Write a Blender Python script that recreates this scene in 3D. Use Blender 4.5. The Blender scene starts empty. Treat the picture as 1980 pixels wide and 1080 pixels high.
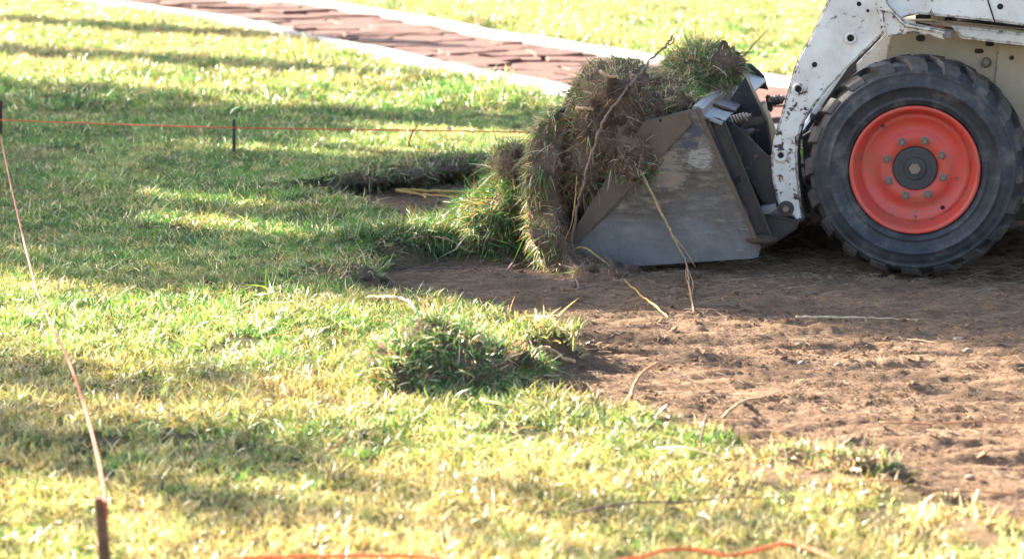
import bpy, bmesh, math, random
import numpy as np
from mathutils import Vector, Matrix
R = math.radians
random.seed(11); RNG = np.random.default_rng(11)
scene = bpy.context.scene
C = scene.collection

# ------------------------------------------------------------------ camera, sky, sun, exposure
F_PX, CAM_Z, PITCH = 4300.0, 1.6, math.atan(860/4300)
FOCUS = 8.35
cam_d = bpy.data.cameras.new('camera'); cam = bpy.data.objects.new('camera', cam_d); C.objects.link(cam)
cam.location = (0, 0, CAM_Z); cam.rotation_euler = (math.pi/2-PITCH, 0, 0)
cam_d.sensor_width = 36; cam_d.lens = F_PX/1980*36; cam_d.clip_start = 0.1; cam_d.clip_end = 800
cam_d.dof.use_dof = True; cam_d.dof.focus_distance = FOCUS; cam_d.dof.aperture_fstop = 3.3
scene.camera = cam
SUN_EL = R(26)
SUN_A = Vector((0.88, -0.475, 0)).normalized()      # horizontal direction the sunlight travels
SUN_N = Vector((-SUN_A.y, SUN_A.x, 0))              # across it, away from the camera
world = bpy.data.worlds.new('World'); scene.world = world; world.use_nodes = True
wn = world.node_tree.nodes; wl = world.node_tree.links
sky = wn.new('ShaderNodeTexSky'); sky.sky_type = 'NISHITA'; sky.sun_disc = False
sky.sun_elevation = SUN_EL; sky.sun_rotation = math.atan2(-SUN_A.x, -SUN_A.y)
sky.air_density = 1.0; sky.dust_density = 2.0; sky.ozone_density = 1.0
wl.new(sky.outputs[0], wn['Background'].inputs[0]); wn['Background'].inputs[1].default_value = 0.066
sun_d = bpy.data.lights.new('sun', 'SUN'); sun = bpy.data.objects.new('sun', sun_d); C.objects.link(sun)
sun_d.energy = 5.0; sun_d.angle = R(0.55); sun_d.color = (1.0, 0.87, 0.71)
sd = Vector((SUN_A.x*math.cos(SUN_EL), SUN_A.y*math.cos(SUN_EL), -math.sin(SUN_EL)))
sun.rotation_euler = sd.to_track_quat('-Z', 'Y').to_euler(); sun.location = (-20, 10, 12)
vs = scene.view_settings
vs.view_transform = 'Standard'; vs.look = 'None'; vs.gamma = 1; vs.use_curve_mapping = False
vs.exposure = 3.1
scene.render.engine = 'CYCLES'; scene.cycles.use_denoising = True
scene.cycles.max_bounces = 6; scene.cycles.transparent_max_bounces = 6
scene.cycles.sample_clamp_indirect = 6

# ------------------------------------------------------------------ helpers: photograph tracing
CP, SP = math.cos(PITCH), math.sin(PITCH)
def ray(px, py):
    xc = (px-990)/F_PX; yc = -(py-540)/F_PX
    return Vector((xc, CP+yc*SP, -SP+yc*CP))
def G(px, py, z=0.0):                       # point of the horizontal plane z
    d = ray(px, py); t = (z-CAM_Z)/d.z
    return Vector((d.x*t, d.y*t, z))
def AT(px, py, D):                          # point at distance D along the ground
    d = ray(px, py); t = D/d.y
    return Vector((d.x*t, D, CAM_Z+d.z*t))
def PROJ(p):                                # numpy (n,3) -> pixels, used to choose where a clod is bare
    p = np.asarray(p, float).reshape(-1, 3); q = p-np.array([0, 0, CAM_Z])
    dep = q[:, 1]*CP-q[:, 2]*SP; up = q[:, 1]*SP+q[:, 2]*CP
    return np.stack([990+F_PX*q[:, 0]/dep, 540-F_PX*up/dep], 1)
DIRT_Z = -0.075
TYRE_R = 0.425
YAW = R(12.5)
OFF = 0.0
HUB = G(1768, 330, DIRT_Z+TYRE_R-0.006)
MX = Vector((math.cos(YAW), -math.sin(YAW), 0)); MY = Vector((math.sin(YAW), math.cos(YAW), 0))
M_ROOT = Vector((HUB.x, HUB.y, DIRT_Z))
def LW(px, py, yl):                         # world point on the machine plane yl
    d = ray(px, py); o = Vector((0, 0, CAM_Z))
    t = (M_ROOT+MY*yl-o).dot(MY)/d.dot(MY)
    return o+d*t
def L(px, py, yl):                          # the same in machine coordinates
    p = LW(px, py, yl+OFF)-M_ROOT
    return Vector((p.dot(MX), p.dot(MY), p.z))
def M2W(p):
    return M_ROOT+MX*p[0]+MY*p[1]+Vector((0, 0, p[2]))

# ------------------------------------------------------------------ helpers: noise
def _hash(ix, iy, iz, seed):
    h = (ix.astype(np.int64)*374761393+iy.astype(np.int64)*668265263+iz.astype(np.int64)*2147483647+seed*974634541) & 0xffffffff
    h = ((h ^ (h >> 13))*1274126177) & 0xffffffff
    h = ((h ^ (h >> 15))*2246822519) & 0xffffffff
    return ((h ^ (h >> 16)) & 0xffffff)/float(0xffffff)
def vnoise(x, y, z=None, seed=0):
    x = np.asarray(x, float); y = np.asarray(y, float); z = np.zeros_like(x) if z is None else np.asarray(z, float)
    ix, iy, iz = np.floor(x), np.floor(y), np.floor(z)
    fx, fy, fz = x-ix, y-iy, z-iz
    fx, fy, fz = (f*f*(3-2*f) for f in (fx, fy, fz))
    r = 0
    for a in (0, 1):
        for b in (0, 1):
            for c in (0, 1):
                w = (fx if a else 1-fx)*(fy if b else 1-fy)*(fz if c else 1-fz)
                r = r+w*_hash(ix+a, iy+b, iz+c, seed)
    return r*2-1
def fbm(x, y, z=None, seed=0, octv=4, gain=0.5):
    a, s, r, z = 1.0, 0.0, 0, (0*np.asarray(x, float) if z is None else z)
    for o in range(octv):
        k = 2.03**o
        r = r+a*vnoise(x*k, y*k, z*k, seed+o*17); s += a; a *= gain
    return r/s

# ------------------------------------------------------------------ helpers: objects
def tag(o, label=None, cat=None, group=None, kind=None):
    if label: o['label'] = label
    if cat: o['category'] = cat
    if group: o['group'] = group
    if kind: o['kind'] = kind
    return o
def link(name, me, mat=None, parent=None, smooth=False):
    o = bpy.data.objects.new(name, me); C.objects.link(o)
    if mat is not None and not me.materials: me.materials.append(mat)
    if parent: o.parent = parent
    if smooth: me.shade_smooth()
    return o
def empty(name, loc, rz=0):
    o = bpy.data.objects.new(name, None); C.objects.link(o); o.location = loc; o.rotation_euler = (0, 0, rz)
    o.empty_display_size = 0.1
    return o
def mesh_np(name, co, faces=None, quads=None, tris=None):
    me = bpy.data.meshes.new(name)
    co = np.asarray(co, np.float32)
    me.vertices.add(len(co)); me.vertices.foreach_set('co', co.ravel())
    loops, starts, n = [], [], 0
    for arr, k in ((quads, 4), (tris, 3)):
        if arr is not None and len(arr):
            arr = np.asarray(arr, np.int32); loops.append(arr.ravel()); starts.append(n+np.arange(len(arr))*k); n += arr.size
    if loops:
        lo = np.concatenate(loops); st = np.concatenate(starts).astype(np.int32)
        me.loops.add(len(lo)); me.loops.foreach_set('vertex_index', lo)
        me.polygons.add(len(st)); me.polygons.foreach_set('loop_start', st)
    me.update(calc_edges=True); me.validate()
    return me
def set_attr(me, name, data, typ='FLOAT', dom='POINT'):
    a = me.attributes.new(name, typ, dom)
    key = {'FLOAT': 'value', 'INT': 'value', 'FLOAT_VECTOR': 'vector', 'FLOAT_COLOR': 'color'}[typ]
    a.data.foreach_set(key, np.asarray(data, np.int32 if typ == 'INT' else np.float32).ravel())
def bm_mesh(name, bm):
    me = bpy.data.meshes.new(name); bmesh.ops.recalc_face_normals(bm, faces=bm.faces); bm.to_mesh(me); bm.free(); return me
def prism(bm, pts, y0, y1, bev=0.0, seg=2):
    """polygon in x,z extruded along y"""
    y0 += OFF; y1 += OFF
    a = [bm.verts.new((p[0], y0, p[1])) for p in pts]; b = [bm.verts.new((p[0], y1, p[1])) for p in pts]
    n = len(pts); fs = [bm.faces.new(a), bm.faces.new(b[::-1])]
    for i in range(n): fs.append(bm.faces.new((a[i], b[i], b[(i+1) % n], a[(i+1) % n])))
    if bev:
        bmesh.ops.recalc_face_normals(bm, faces=fs)
        es = list({e for f in fs[:2] for e in f.edges})
        bmesh.ops.bevel(bm, geom=es, offset=bev, segments=seg, affect='EDGES', clamp_overlap=True)
def box(bm, c, s, rot=None, bev=0.0):
    m = Matrix.Translation(Vector(c)) @ (rot.to_4x4() if rot else Matrix()) @ Matrix.Diagonal((s[0], s[1], s[2], 1))
    r = bmesh.ops.create_cube(bm, size=1, matrix=m)
    if bev:
        es = list({e for v in r['verts'] for e in v.link_edges})
        bmesh.ops.bevel(bm, geom=es, offset=bev, segments=2, affect='EDGES', clamp_overlap=True)
def tube(bm, pts, rads, n=8, cap=True):
    pts = [Vector(p) for p in pts]
    if not hasattr(rads, '__len__'): rads = [rads]*len(pts)
    rings, prev = [], None
    for i, p in enumerate(pts):
        t = (pts[min(i+1, len(pts)-1)]-pts[max(i-1, 0)]).normalized()
        if prev is None:
            u = t.orthogonal().normalized()
        else:
            u = (prev-t*prev.dot(t)); u = u.normalized() if u.length > 1e-6 else t.orthogonal().normalized()
        prev = u; v = t.cross(u)
        rings.append([bm.verts.new(p+(u*math.cos(2*math.pi*k/n)+v*math.sin(2*math.pi*k/n))*rads[i]) for k in range(n)])
    for a, b in zip(rings, rings[1:]):
        for k in range(n): bm.faces.new((a[k], a[(k+1) % n], b[(k+1) % n], b[k]))
    if cap: bm.faces.new(rings[0][::-1]); bm.faces.new(rings[-1])
def lathe_y(bm, prof, n=64, c=(0, 0, 0), cap=False):
    """profile of (radius, y) turned about the y axis"""
    rings = []
    for r, y in prof:
        rings.append([bm.verts.new((c[0]+r*math.cos(2*math.pi*k/n), c[1]+y, c[2]+r*math.sin(2*math.pi*k/n))) for k in range(n)])
    for a, b in zip(rings, rings[1:]):
        for k in range(n): bm.faces.new((a[k], a[(k+1) % n], b[(k+1) % n], b[k]))
    if cap: bm.faces.new(rings[0]); bm.faces.new(rings[-1][::-1])
def smooth_path(pts, n=6, wob=0.0, seed=0):
    """Catmull-Rom through the points with a small wobble"""
    P = [Vector(p) for p in pts]; P = [P[0]*2-P[1]]+P+[P[-1]*2-P[-2]]; out = []
    rr = random.Random(seed)
    for i in range(1, len(P)-2):
        for k in range(n):
            t = k/n; a, b, c, d = P[i-1], P[i], P[i+1], P[i+2]
            q = 0.5*((2*b)+(c-a)*t+(2*a-5*b+4*c-d)*t*t+(3*b-a-3*c+d)*t**3)
            out.append(q+Vector((rr.uniform(-1, 1), rr.uniform(-1, 1), rr.uniform(-1, 1)))*wob)
    out.append(P[-2]); return out

# ------------------------------------------------------------------ materials
def mat(name):
    m = bpy.data.materials.new(name); m.use_nodes = True; nt = m.node_tree
    return m, nt.nodes, nt.links, nt.nodes['Principled BSDF']
def nd(ns, t, **kw):
    n = ns.new(t)
    for k, v in kw.items(): setattr(n, k, v)
    return n
def noise(ns, ls, scale, detail=6, rough=0.6, vec=None, dist=0.0):
    n = ns.new('ShaderNodeTexNoise'); n.inputs['Scale'].default_value = scale; n.inputs['Detail'].default_value = detail
    n.inputs['Roughness'].default_value = rough; n.inputs['Distortion'].default_value = dist
    if vec: ls.new(vec, n.inputs['Vector'])
    return n.outputs['Fac']
def ramp(ns, ls, fac, stops, interp='LINEAR'):
    r = ns.new('ShaderNodeValToRGB'); r.color_ramp.interpolation = interp; e = r.color_ramp.elements
    while len(e) < len(stops): e.new(0.5)
    for k, (p, c) in enumerate(stops):
        e[k].position = p; e[k].color = (c, c, c, 1) if not hasattr(c, '__len__') else (*c, 1)
    ls.new(fac, r.inputs[0]); return r.outputs[0]
def mix(ns, ls, fac, a, b, mode='MIX'):
    m = ns.new('ShaderNodeMix'); m.data_type = 'RGBA'; m.blend_type = mode
    for s, v in ((m.inputs[0], fac), (m.inputs[6], a), (m.inputs[7], b)):
        if hasattr(v, 'is_linked') or isinstance(v, bpy.types.NodeSocket): ls.new(v, s)
        elif hasattr(v, '__len__'): s.default_value = (*v, 1)
        else: s.default_value = v
    return m.outputs[2]
def math_(ns, ls, op, a, b=0.0):
    m = ns.new('ShaderNodeMath'); m.operation = op
    for s, v in zip(m.inputs, (a, b)):
        if isinstance(v, bpy.types.NodeSocket): ls.new(v, s)
        else: s.default_value = v
    return m.outputs[0]
def bump(ns, ls, h, strength, dist, bsdf):
    b = ns.new('ShaderNodeBump'); b.inputs['Strength'].default_value = strength; b.inputs['Distance'].default_value = dist
    ls.new(h, b.inputs['Height']); ls.new(b.outputs[0], bsdf.inputs['Normal']); return b
def coords(ns, ls, scale=(1, 1, 1)):
    t = ns.new('ShaderNodeTexCoord'); m = ns.new('ShaderNodeMapping'); m.inputs['Scale'].default_value = scale
    ls.new(t.outputs['Object'], m.inputs[0]); return m.outputs[0]

def m_ground():
    m, ns, ls, b = mat('ground'); v = coords(ns, ls); vs_ = coords(ns, ls, (0.35, 1.5, 1))
    at = nd(ns, 'ShaderNodeAttribute', attribute_name='dirt')
    lawn = mix(ns, ls, noise(ns, ls, 7, 6, .65, v), (0.022, 0.032, 0.012), (0.10, 0.09, 0.045))
    n1 = noise(ns, ls, 9, 8, .7, vs_); n2 = noise(ns, ls, 60, 5, .7, v)
    soil = ramp(ns, ls, n1, [(0.28, (0.088, 0.056, 0.037)), (0.5, (0.200, 0.132, 0.085)), (0.72, (0.32, 0.217, 0.143))])
    soil = mix(ns, ls, ramp(ns, ls, n2, [(0.40, 0.0), (0.7, 0.45)]), soil, (0.31, 0.208, 0.132))
    ls.new(mix(ns, ls, at.outputs['Fac'], lawn, soil), b.inputs['Base Color'])
    b.inputs['Roughness'].default_value = 0.95; b.inputs['Specular IOR Level'].default_value = 0.15
    h = math_(ns, ls, 'ADD', noise(ns, ls, 45, 8, .75, v), math_(ns, ls, 'MULTIPLY', noise(ns, ls, 160, 4, .7, v), 0.5))
    bump(ns, ls, h, 1.0, 0.02, b); return m
def m_soil(name, dark=1.0):
    m, ns, ls, b = mat(name); v = coords(ns, ls)
    c = ramp(ns, ls, noise(ns, ls, 14, 8, .75, v), [(0.25, (0.045*dark, 0.030*dark, 0.021*dark)), (0.55, (0.135*dark, 0.092*dark, 0.066*dark)), (0.8, (0.24*dark, 0.175*dark, 0.13*dark))])
    ls.new(c, b.inputs['Base Color']); b.inputs['Roughness'].default_value = 0.95; b.inputs['Specular IOR Level'].default_value = 0.1
    bump(ns, ls, noise(ns, ls, 70, 8, .8, v), 1.0, 0.02, b); return m
def m_blade(name, trans=0.36):
    m, ns, ls, b = mat(name)
    col = nd(ns, 'ShaderNodeAttribute', attribute_name='bcol')
    ti = nd(ns, 'ShaderNodeAttribute', attribute_name='tint', attribute_type='INSTANCER')
    dr = nd(ns, 'ShaderNodeAttribute', attribute_name='dry', attribute_type='INSTANCER')
    cd = nd(ns, 'ShaderNodeAttribute', attribute_name='bdry')
    c = mix(ns, ls, dr.outputs['Fac'], col.outputs['Color'], cd.outputs['Color'])  # dry also carries the painted sunlit paleness of the lawn
    val = math_(ns, ls, 'ADD', ti.outputs['Fac'], 1.0)
    vv = nd(ns, 'ShaderNodeVectorMath', operation='SCALE'); ls.new(c, vv.inputs[0]); ls.new(val, vv.inputs['Scale'])
    ls.new(vv.outputs[0], b.inputs['Base Color']); b.inputs['Roughness'].default_value = 0.33; b.inputs['Specular IOR Level'].default_value = 0.75
    t = nd(ns, 'ShaderNodeBsdfTranslucent')
    w = mix(ns, ls, 1.0, vv.outputs[0], (1.5, 1.45, 0.85), 'MULTIPLY'); ls.new(w, t.inputs[0])
    ms = nd(ns, 'ShaderNodeMixShader'); ms.inputs[0].default_value = trans
    ls.new(b.outputs[0], ms.inputs[1]); ls.new(t.outputs[0], ms.inputs[2]); ls.new(ms.outputs[0], ns['Material Output'].inputs[0])
    return m
def m_attr(name, rough=0.9):
    m, ns, ls, b = mat(name); col = nd(ns, 'ShaderNodeAttribute', attribute_name='bcol')
    ls.new(col.outputs['Color'], b.inputs['Base Color']); b.inputs['Roughness'].default_value = rough; b.inputs['Specular IOR Level'].default_value = .2
    return m
def m_plain(name, col, rough=0.6, metal=0.0, var=0.25, scale=25, bmp=0.15, bd=0.003):
    m, ns, ls, b = mat(name); v = coords(ns, ls)
    n = noise(ns, ls, scale, 6, .65, v)
    c = mix(ns, ls, n, tuple(x*(1-var) for x in col), tuple(min(1, x*(1+var)) for x in col))
    ls.new(c, b.inputs['Base Color']); b.inputs['Roughness'].default_value = rough; b.inputs['Metallic'].default_value = metal
    if bmp: bump(ns, ls, noise(ns, ls, scale*4, 5, .7, v), bmp, bd, b)
    return m
def m_bark(name, col, scale=30):
    m, ns, ls, b = mat(name); v = coords(ns, ls, (1, 1, 1))
    n = noise(ns, ls, scale, 8, .7, v)
    c = ramp(ns, ls, n, [(0.3, tuple(x*0.55 for x in col)), (0.55, col), (0.8, tuple(min(1, x*1.4) for x in col))])
    ls.new(c, b.inputs['Base Color']); b.inputs['Roughness'].default_value = .85; bump(ns, ls, noise(ns, ls, scale*3, 6, .7, v), .5, .004, b); return m
def m_paint(name, base, chip=0.62, dirt=(0.25, 0.17, 0.10), dirt_amt=0.35, grad=None, wear=.15):
    """old paint: dust, chips down to dark steel, rust rims; grad = (z0, z1, more chips towards z0)"""
    m, ns, ls, b = mat(name); v = coords(ns, ls)
    n1 = noise(ns, ls, 34, 5, .62, v, 0.6); n2 = noise(ns, ls, 6, 4, .6, v)
    chipf = math_(ns, ls, 'ADD', n1, math_(ns, ls, 'MULTIPLY', math_(ns, ls, 'SUBTRACT', n2, 0.5), 0.40))
    if grad:
        tc = nd(ns, 'ShaderNodeTexCoord'); sx = nd(ns, 'ShaderNodeSeparateXYZ'); ls.new(tc.outputs['Object'], sx.inputs[0])
        mr = nd(ns, 'ShaderNodeMapRange'); mr.inputs[1].default_value = grad[0]; mr.inputs[2].default_value = grad[1]
        mr.inputs[3].default_value = grad[2]; mr.inputs[4].default_value = 0; ls.new(sx.outputs[2], mr.inputs[0])
        chipf = math_(ns, ls, 'ADD', chipf, mr.outputs[0])
    bv = nd(ns, 'ShaderNodeBevel', samples=4); bv.inputs[0].default_value = .012; ge = nd(ns, 'ShaderNodeNewGeometry')
    vd = nd(ns, 'ShaderNodeVectorMath', operation='DOT_PRODUCT'); ls.new(bv.outputs[0], vd.inputs[0]); ls.new(ge.outputs['Normal'], vd.inputs[1])
    ed = ramp(ns, ls, math_(ns, ls, 'SUBTRACT', 1.0, vd.outputs['Value']), [(0.01, 0.0), (0.22, wear)])
    chipf = math_(ns, ls, 'ADD', chipf, ed)
    dn = ramp(ns, ls, noise(ns, ls, 9, 7, .7, v), [(0.42, 0.0), (0.75, dirt_amt)])
    c = mix(ns, ls, dn, base, dirt)
    fine = ramp(ns, ls, noise(ns, ls, 3, 3, .5, v), [(0.3, 0.0), (0.8, 0.12)])
    c = mix(ns, ls, fine, c, tuple(x*0.7 for x in base))
    c = mix(ns, ls, ramp(ns, ls, chipf, [(chip-0.03, 0.0), (chip, 1.0)]), c, (0.20, 0.10, 0.055))
    edge = ramp(ns, ls, chipf, [(chip+0.002, 0.0), (chip+0.022, 1.0)])
    c = mix(ns, ls, edge, c, (0.030, 0.030, 0.036))
    ls.new(c, b.inputs['Base Color'])
    b.inputs['Roughness'].default_value = 0.42; b.inputs['Specular IOR Level'].default_value = .45
    bump(ns, ls, math_(ns, ls, 'ADD', math_(ns, ls, 'MULTIPLY', edge, -0.6), noise(ns, ls, 140, 4, .6, v)), 0.25, 0.002, b)
    return m
def m_bucket():
    m, ns, ls, b = mat('bucket_steel'); v = coords(ns, ls); vst = coords(ns, ls, (1, 1, 4))
    tc = nd(ns, 'ShaderNodeTexCoord'); sx = nd(ns, 'ShaderNodeSeparateXYZ'); ls.new(tc.outputs['Object'], sx.inputs[0])
    n1 = noise(ns, ls, 7, 7, .68, v, .5)
    base = ramp(ns, ls, n1, [(0.3, (0.080, 0.079, 0.082)), (0.55, (0.135, 0.133, 0.136)), (0.8, (0.195, 0.19, 0.19))])
    # scoured low band shows steel, the middle carries dried brown soil, scratches run along
    zr = nd(ns, 'ShaderNodeMapRange'); ls.new(math_(ns, ls, 'ADD', sx.outputs[2], math_(ns, ls, 'MULTIPLY', noise(ns, ls, 4, 5, .7, v), .22)), zr.inputs[0])
    zr.inputs[1].default_value = 0.25; zr.inputs[2].default_value = 0.33
    brown = ramp(ns, ls, noise(ns, ls, 13, 8, .75, vst), [(0.32, (0.030, 0.023, 0.019)), (0.52, (0.085, 0.062, 0.046)), (0.72, (0.30, 0.225, 0.16))])
    bf = math_(ns, ls, 'MULTIPLY', zr.outputs[0], ramp(ns, ls, noise(ns, ls, 5, 6, .7, v), [(0.30, 0.25), (0.52, 0.95)]))
    c = mix(ns, ls, bf, base, brown)
    sc = ramp(ns, ls, noise(ns, ls, 20, 8, .8, vst, 1.2), [(0.56, 0.0), (0.62, 0.5)])
    sc = math_(ns, ls, 'MULTIPLY', sc, ramp(ns, ls, noise(ns, ls, 4.5, 3, .5, v), [(0.53, 0.0), (0.60, 1.0)]))
    c = mix(ns, ls, sc, c, (0.42, 0.40, 0.38))
    # a pale rubbed patch high on the side and a dark blue rest of paint above it
    for (cpt, rad, colr, amt, sc_) in ((L(1352, 305, -.06), .10, (0.36, 0.33, 0.29), .55, 34), (L(1335, 262, -.06), .10, (0.030, 0.036, 0.052), .85, 9), (L(1290, 330, -.06), .16, (0.25, 0.185, 0.13), .7, 16)):
        dv = nd(ns, 'ShaderNodeVectorMath', operation='DISTANCE'); dv.inputs[1].default_value = cpt[:]; ls.new(tc.outputs['Object'], dv.inputs[0])
        fall = nd(ns, 'ShaderNodeMapRange'); ls.new(dv.outputs['Value'], fall.inputs[0]); fall.inputs[1].default_value = rad*.35; fall.inputs[2].default_value = rad; fall.inputs[3].default_value = .16; fall.inputs[4].default_value = -.30
        msk = math_(ns, ls, 'ADD', noise(ns, ls, sc_, 7, .75, vst, .6), fall.outputs[0])
        c = mix(ns, ls, ramp(ns, ls, msk, [(0.56, 0.0), (0.64, amt)]), c, colr)
    fine = ramp(ns, ls, noise(ns, ls, 60, 4, .7, coords(ns, ls, (.15, 1, 4))), [(0.62, 0.0), (0.72, 0.5)])
    c = mix(ns, ls, fine, c, (0.035, 0.035, 0.04))
    ls.new(c, b.inputs['Base Color']); b.inputs['Roughness'].default_value = 0.45; b.inputs['Specular IOR Level'].default_value = .5
    mt = math_(ns, ls, 'MULTIPLY', math_(ns, ls, 'SUBTRACT', 1.0, zr.outputs[0]), 0.15); ls.new(mt, b.inputs['Metallic'])
    bump(ns, ls, math_(ns, ls, 'ADD', noise(ns, ls, 40, 7, .75, v), math_(ns, ls, 'MULTIPLY', bf, 0.8)), .3, .004, b); return m
def m_rubber():
    m, ns, ls, b = mat('tyre_rubber'); v = coords(ns, ls)
    n = noise(ns, ls, 9, 7, .7, v)
    c = ramp(ns, ls, n, [(0.3, (0.011, 0.012, 0.016)), (0.52, (0.033, 0.035, 0.041)), (0.70, (0.11, 0.10, 0.092))])
    # dust on the treads only: grows with the distance from the axle
    tc = nd(ns, 'ShaderNodeTexCoord'); sp = nd(ns, 'ShaderNodeSeparateXYZ'); ls.new(tc.outputs['Object'], sp.inputs[0])
    r2 = math_(ns, ls, 'SQRT', math_(ns, ls, 'ADD', math_(ns, ls, 'MULTIPLY', sp.outputs[0], sp.outputs[0]), math_(ns, ls, 'MULTIPLY', sp.outputs[2], sp.outputs[2])))
    mr = nd(ns, 'ShaderNodeMapRange'); mr.inputs[1].default_value = .37; mr.inputs[2].default_value = .415; ls.new(r2, mr.inputs[0])
    d = math_(ns, ls, 'MULTIPLY', mr.outputs[0], ramp(ns, ls, noise(ns, ls, 14, 6, .7, v), [(0.36, 0.05), (0.66, 0.8)]))
    c = mix(ns, ls, d, c, (0.11, 0.082, 0.062))
    ls.new(c, b.inputs['Base Color']); b.inputs['Roughness'].default_value = .50; b.inputs['Specular IOR Level'].default_value = .32
    bump(ns, ls, noise(ns, ls, 60, 6, .7, v), .2, .003, b); return m
def m_stone():
    m, ns, ls, b = mat('red_sandstone'); v = coords(ns, ls, (1, 1, 3))
    oi = nd(ns, 'ShaderNodeObjectInfo')
    n = noise(ns, ls, 8, 8, .7, v)
    c = ramp(ns, ls, n, [(0.28, (0.048, 0.018, 0.012)), (0.52, (0.100, 0.040, 0.026)), (0.76, (0.18, 0.088, 0.060))])
    c2 = mix(ns, ls, ramp(ns, ls, oi.outputs['Random'], [(0.15, 0.0), (0.9, 0.5)]), c, (0.105, 0.050, 0.037))
    ls.new(c2, b.inputs['Base Color']); b.inputs['Roughness'].default_value = .8
    bump(ns, ls, noise(ns, ls, 26, 8, .7, v), .7, .012, b); return m

def m_crumb():
    m, ns, ls, b = mat('soil_crumb'); oi = nd(ns, 'ShaderNodeObjectInfo')
    ls.new(ramp(ns, ls, oi.outputs['Random'], [(0.0, (0.085, 0.052, 0.033)), (0.6, (0.185, 0.118, 0.073)), (1.0, (0.29, 0.195, 0.125))]), b.inputs['Base Color'])
    b.inputs['Roughness'].default_value = .95; b.inputs['Specular IOR Level'].default_value = .1; return m
MG = m_ground(); MSOIL = m_soil('sod_soil', 1.35); MSOILD = m_soil('root_mat_soil', 1.5)
MBLADE = m_blade('grass_blade'); MBLADE2 = m_blade('sod_grass_blade', .25); MFIB = m_attr('root_fibre')
MWHITE = m_paint('white_paint', (0.66, 0.645, 0.615), chip=0.65, dirt_amt=.45, grad=(0.05, 0.72, 0.15))
MWHITE2 = m_paint('white_paint_boom', (0.68, 0.665, 0.64), chip=0.71, dirt_amt=.42)
MBEIGE = m_paint('dusty_panel_paint', (0.40, 0.325, 0.225), chip=0.745, dirt=(0.34, 0.235, 0.14), dirt_amt=.75)
MCAST = m_paint('cast_bracket_paint', (0.62, 0.58, 0.52), chip=0.64, dirt_amt=.4)
MBUCK = m_bucket(); MRUB = m_rubber()
MRED = m_paint('red_rim_paint', (0.55, 0.056, 0.040), chip=0.715, dirt=(0.28, 0.12, 0.08), dirt_amt=.7)
MDARK = m_paint('dark_blue_steel', (0.010, 0.013, 0.021), chip=0.72, dirt=(0.085, 0.062, 0.047), dirt_amt=.6)
MBROWN = m_plain('dirty_steel', (0.050, 0.040, 0.035), .6, .2, .5, 18, .4)
MBLACK = m_plain('recess_shade_black', (0.008, 0.008, 0.009), .8, 0, .3, 30, .1)  # flat black stands for the shade inside holes and gaps
MSLOT = m_plain('hole_shade_brown', (0.035, 0.026, 0.02), .9, 0, .4, 30, .2); MFLG = m_plain('dusty_inner_flange', (0.27, 0.21, 0.15), .7, 0, .45, 12, .5)  # slot brown stands for the shade inside panel holes
MCAKE = m_plain('dried_mud', (0.20, 0.15, 0.105), .95, 0, .5, 3, .8, .02)
MLIP = m_plain('worn_light_steel', (0.205, 0.205, 0.215), .45, .35, .35, 14, .3)
MSTRIP = m_plain('brown_cutter_steel', (0.095, 0.066, 0.047), .55, .15, .6, 10, .4)
MNUT = m_plain('nut_steel', (0.20, 0.165, 0.14), .5, .5, .4, 60, .3)
MCHROME = m_plain('chrome_rod', (0.65, 0.65, 0.66), .15, 1.0, .05, 10, 0)
MHUB = m_plain('hub_dark_paint', (0.032, 0.034, 0.040), .5, .1, .4, 30, .3)
MSTONE = m_stone(); MKERB = m_plain('kerb_concrete', (0.34, 0.33, 0.315), .9, 0, .25, 9, .5)
MJOINT = m_plain('path_bed', (0.06, 0.032, 0.024), .95, 0, .5, 20, .6, .01)
MSTAKE = m_bark('stake_wood', (0.17, 0.085, 0.045), 40); MREBAR = m_plain('rebar_steel', (0.05, 0.045, 0.045), .6, .5, .4, 40, .4)
MSTR = m_plain('orange_cord', (0.62, 0.075, 0.015), .6, 0, .15, 60, .2); MTAPE = m_plain('pink_orange_cord', (0.42, 0.085, 0.038), .6, 0, .2, 30, .2)
MROOTP = m_bark('pale_root', (0.42, 0.27, 0.15), 60); MROOTY = m_bark('yellow_root', (0.50, 0.30, 0.09), 60); MROOTB = m_bark('brown_root', (0.17, 0.115, 0.085), 60)
MROOTO = m_bark('orange_root', (0.38, 0.19, 0.095), 60); MTWIG = m_bark('dark_twig', (0.085, 0.06, 0.05), 60); MSTRAW = m_bark('dry_straw', (0.60, 0.46, 0.30), 50)
MTRUNK = m_bark('tree_bark', (0.13, 0.095, 0.07), 12); MLEAF = m_plain('tree_leaf', (0.06, 0.11, 0.03), .55, 0, .5, 2, 0)
MPEB = m_plain('pebble_stone', (0.19, 0.155, 0.125), .8, 0, .4, 3, .3); MCRUMB = m_crumb()

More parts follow.
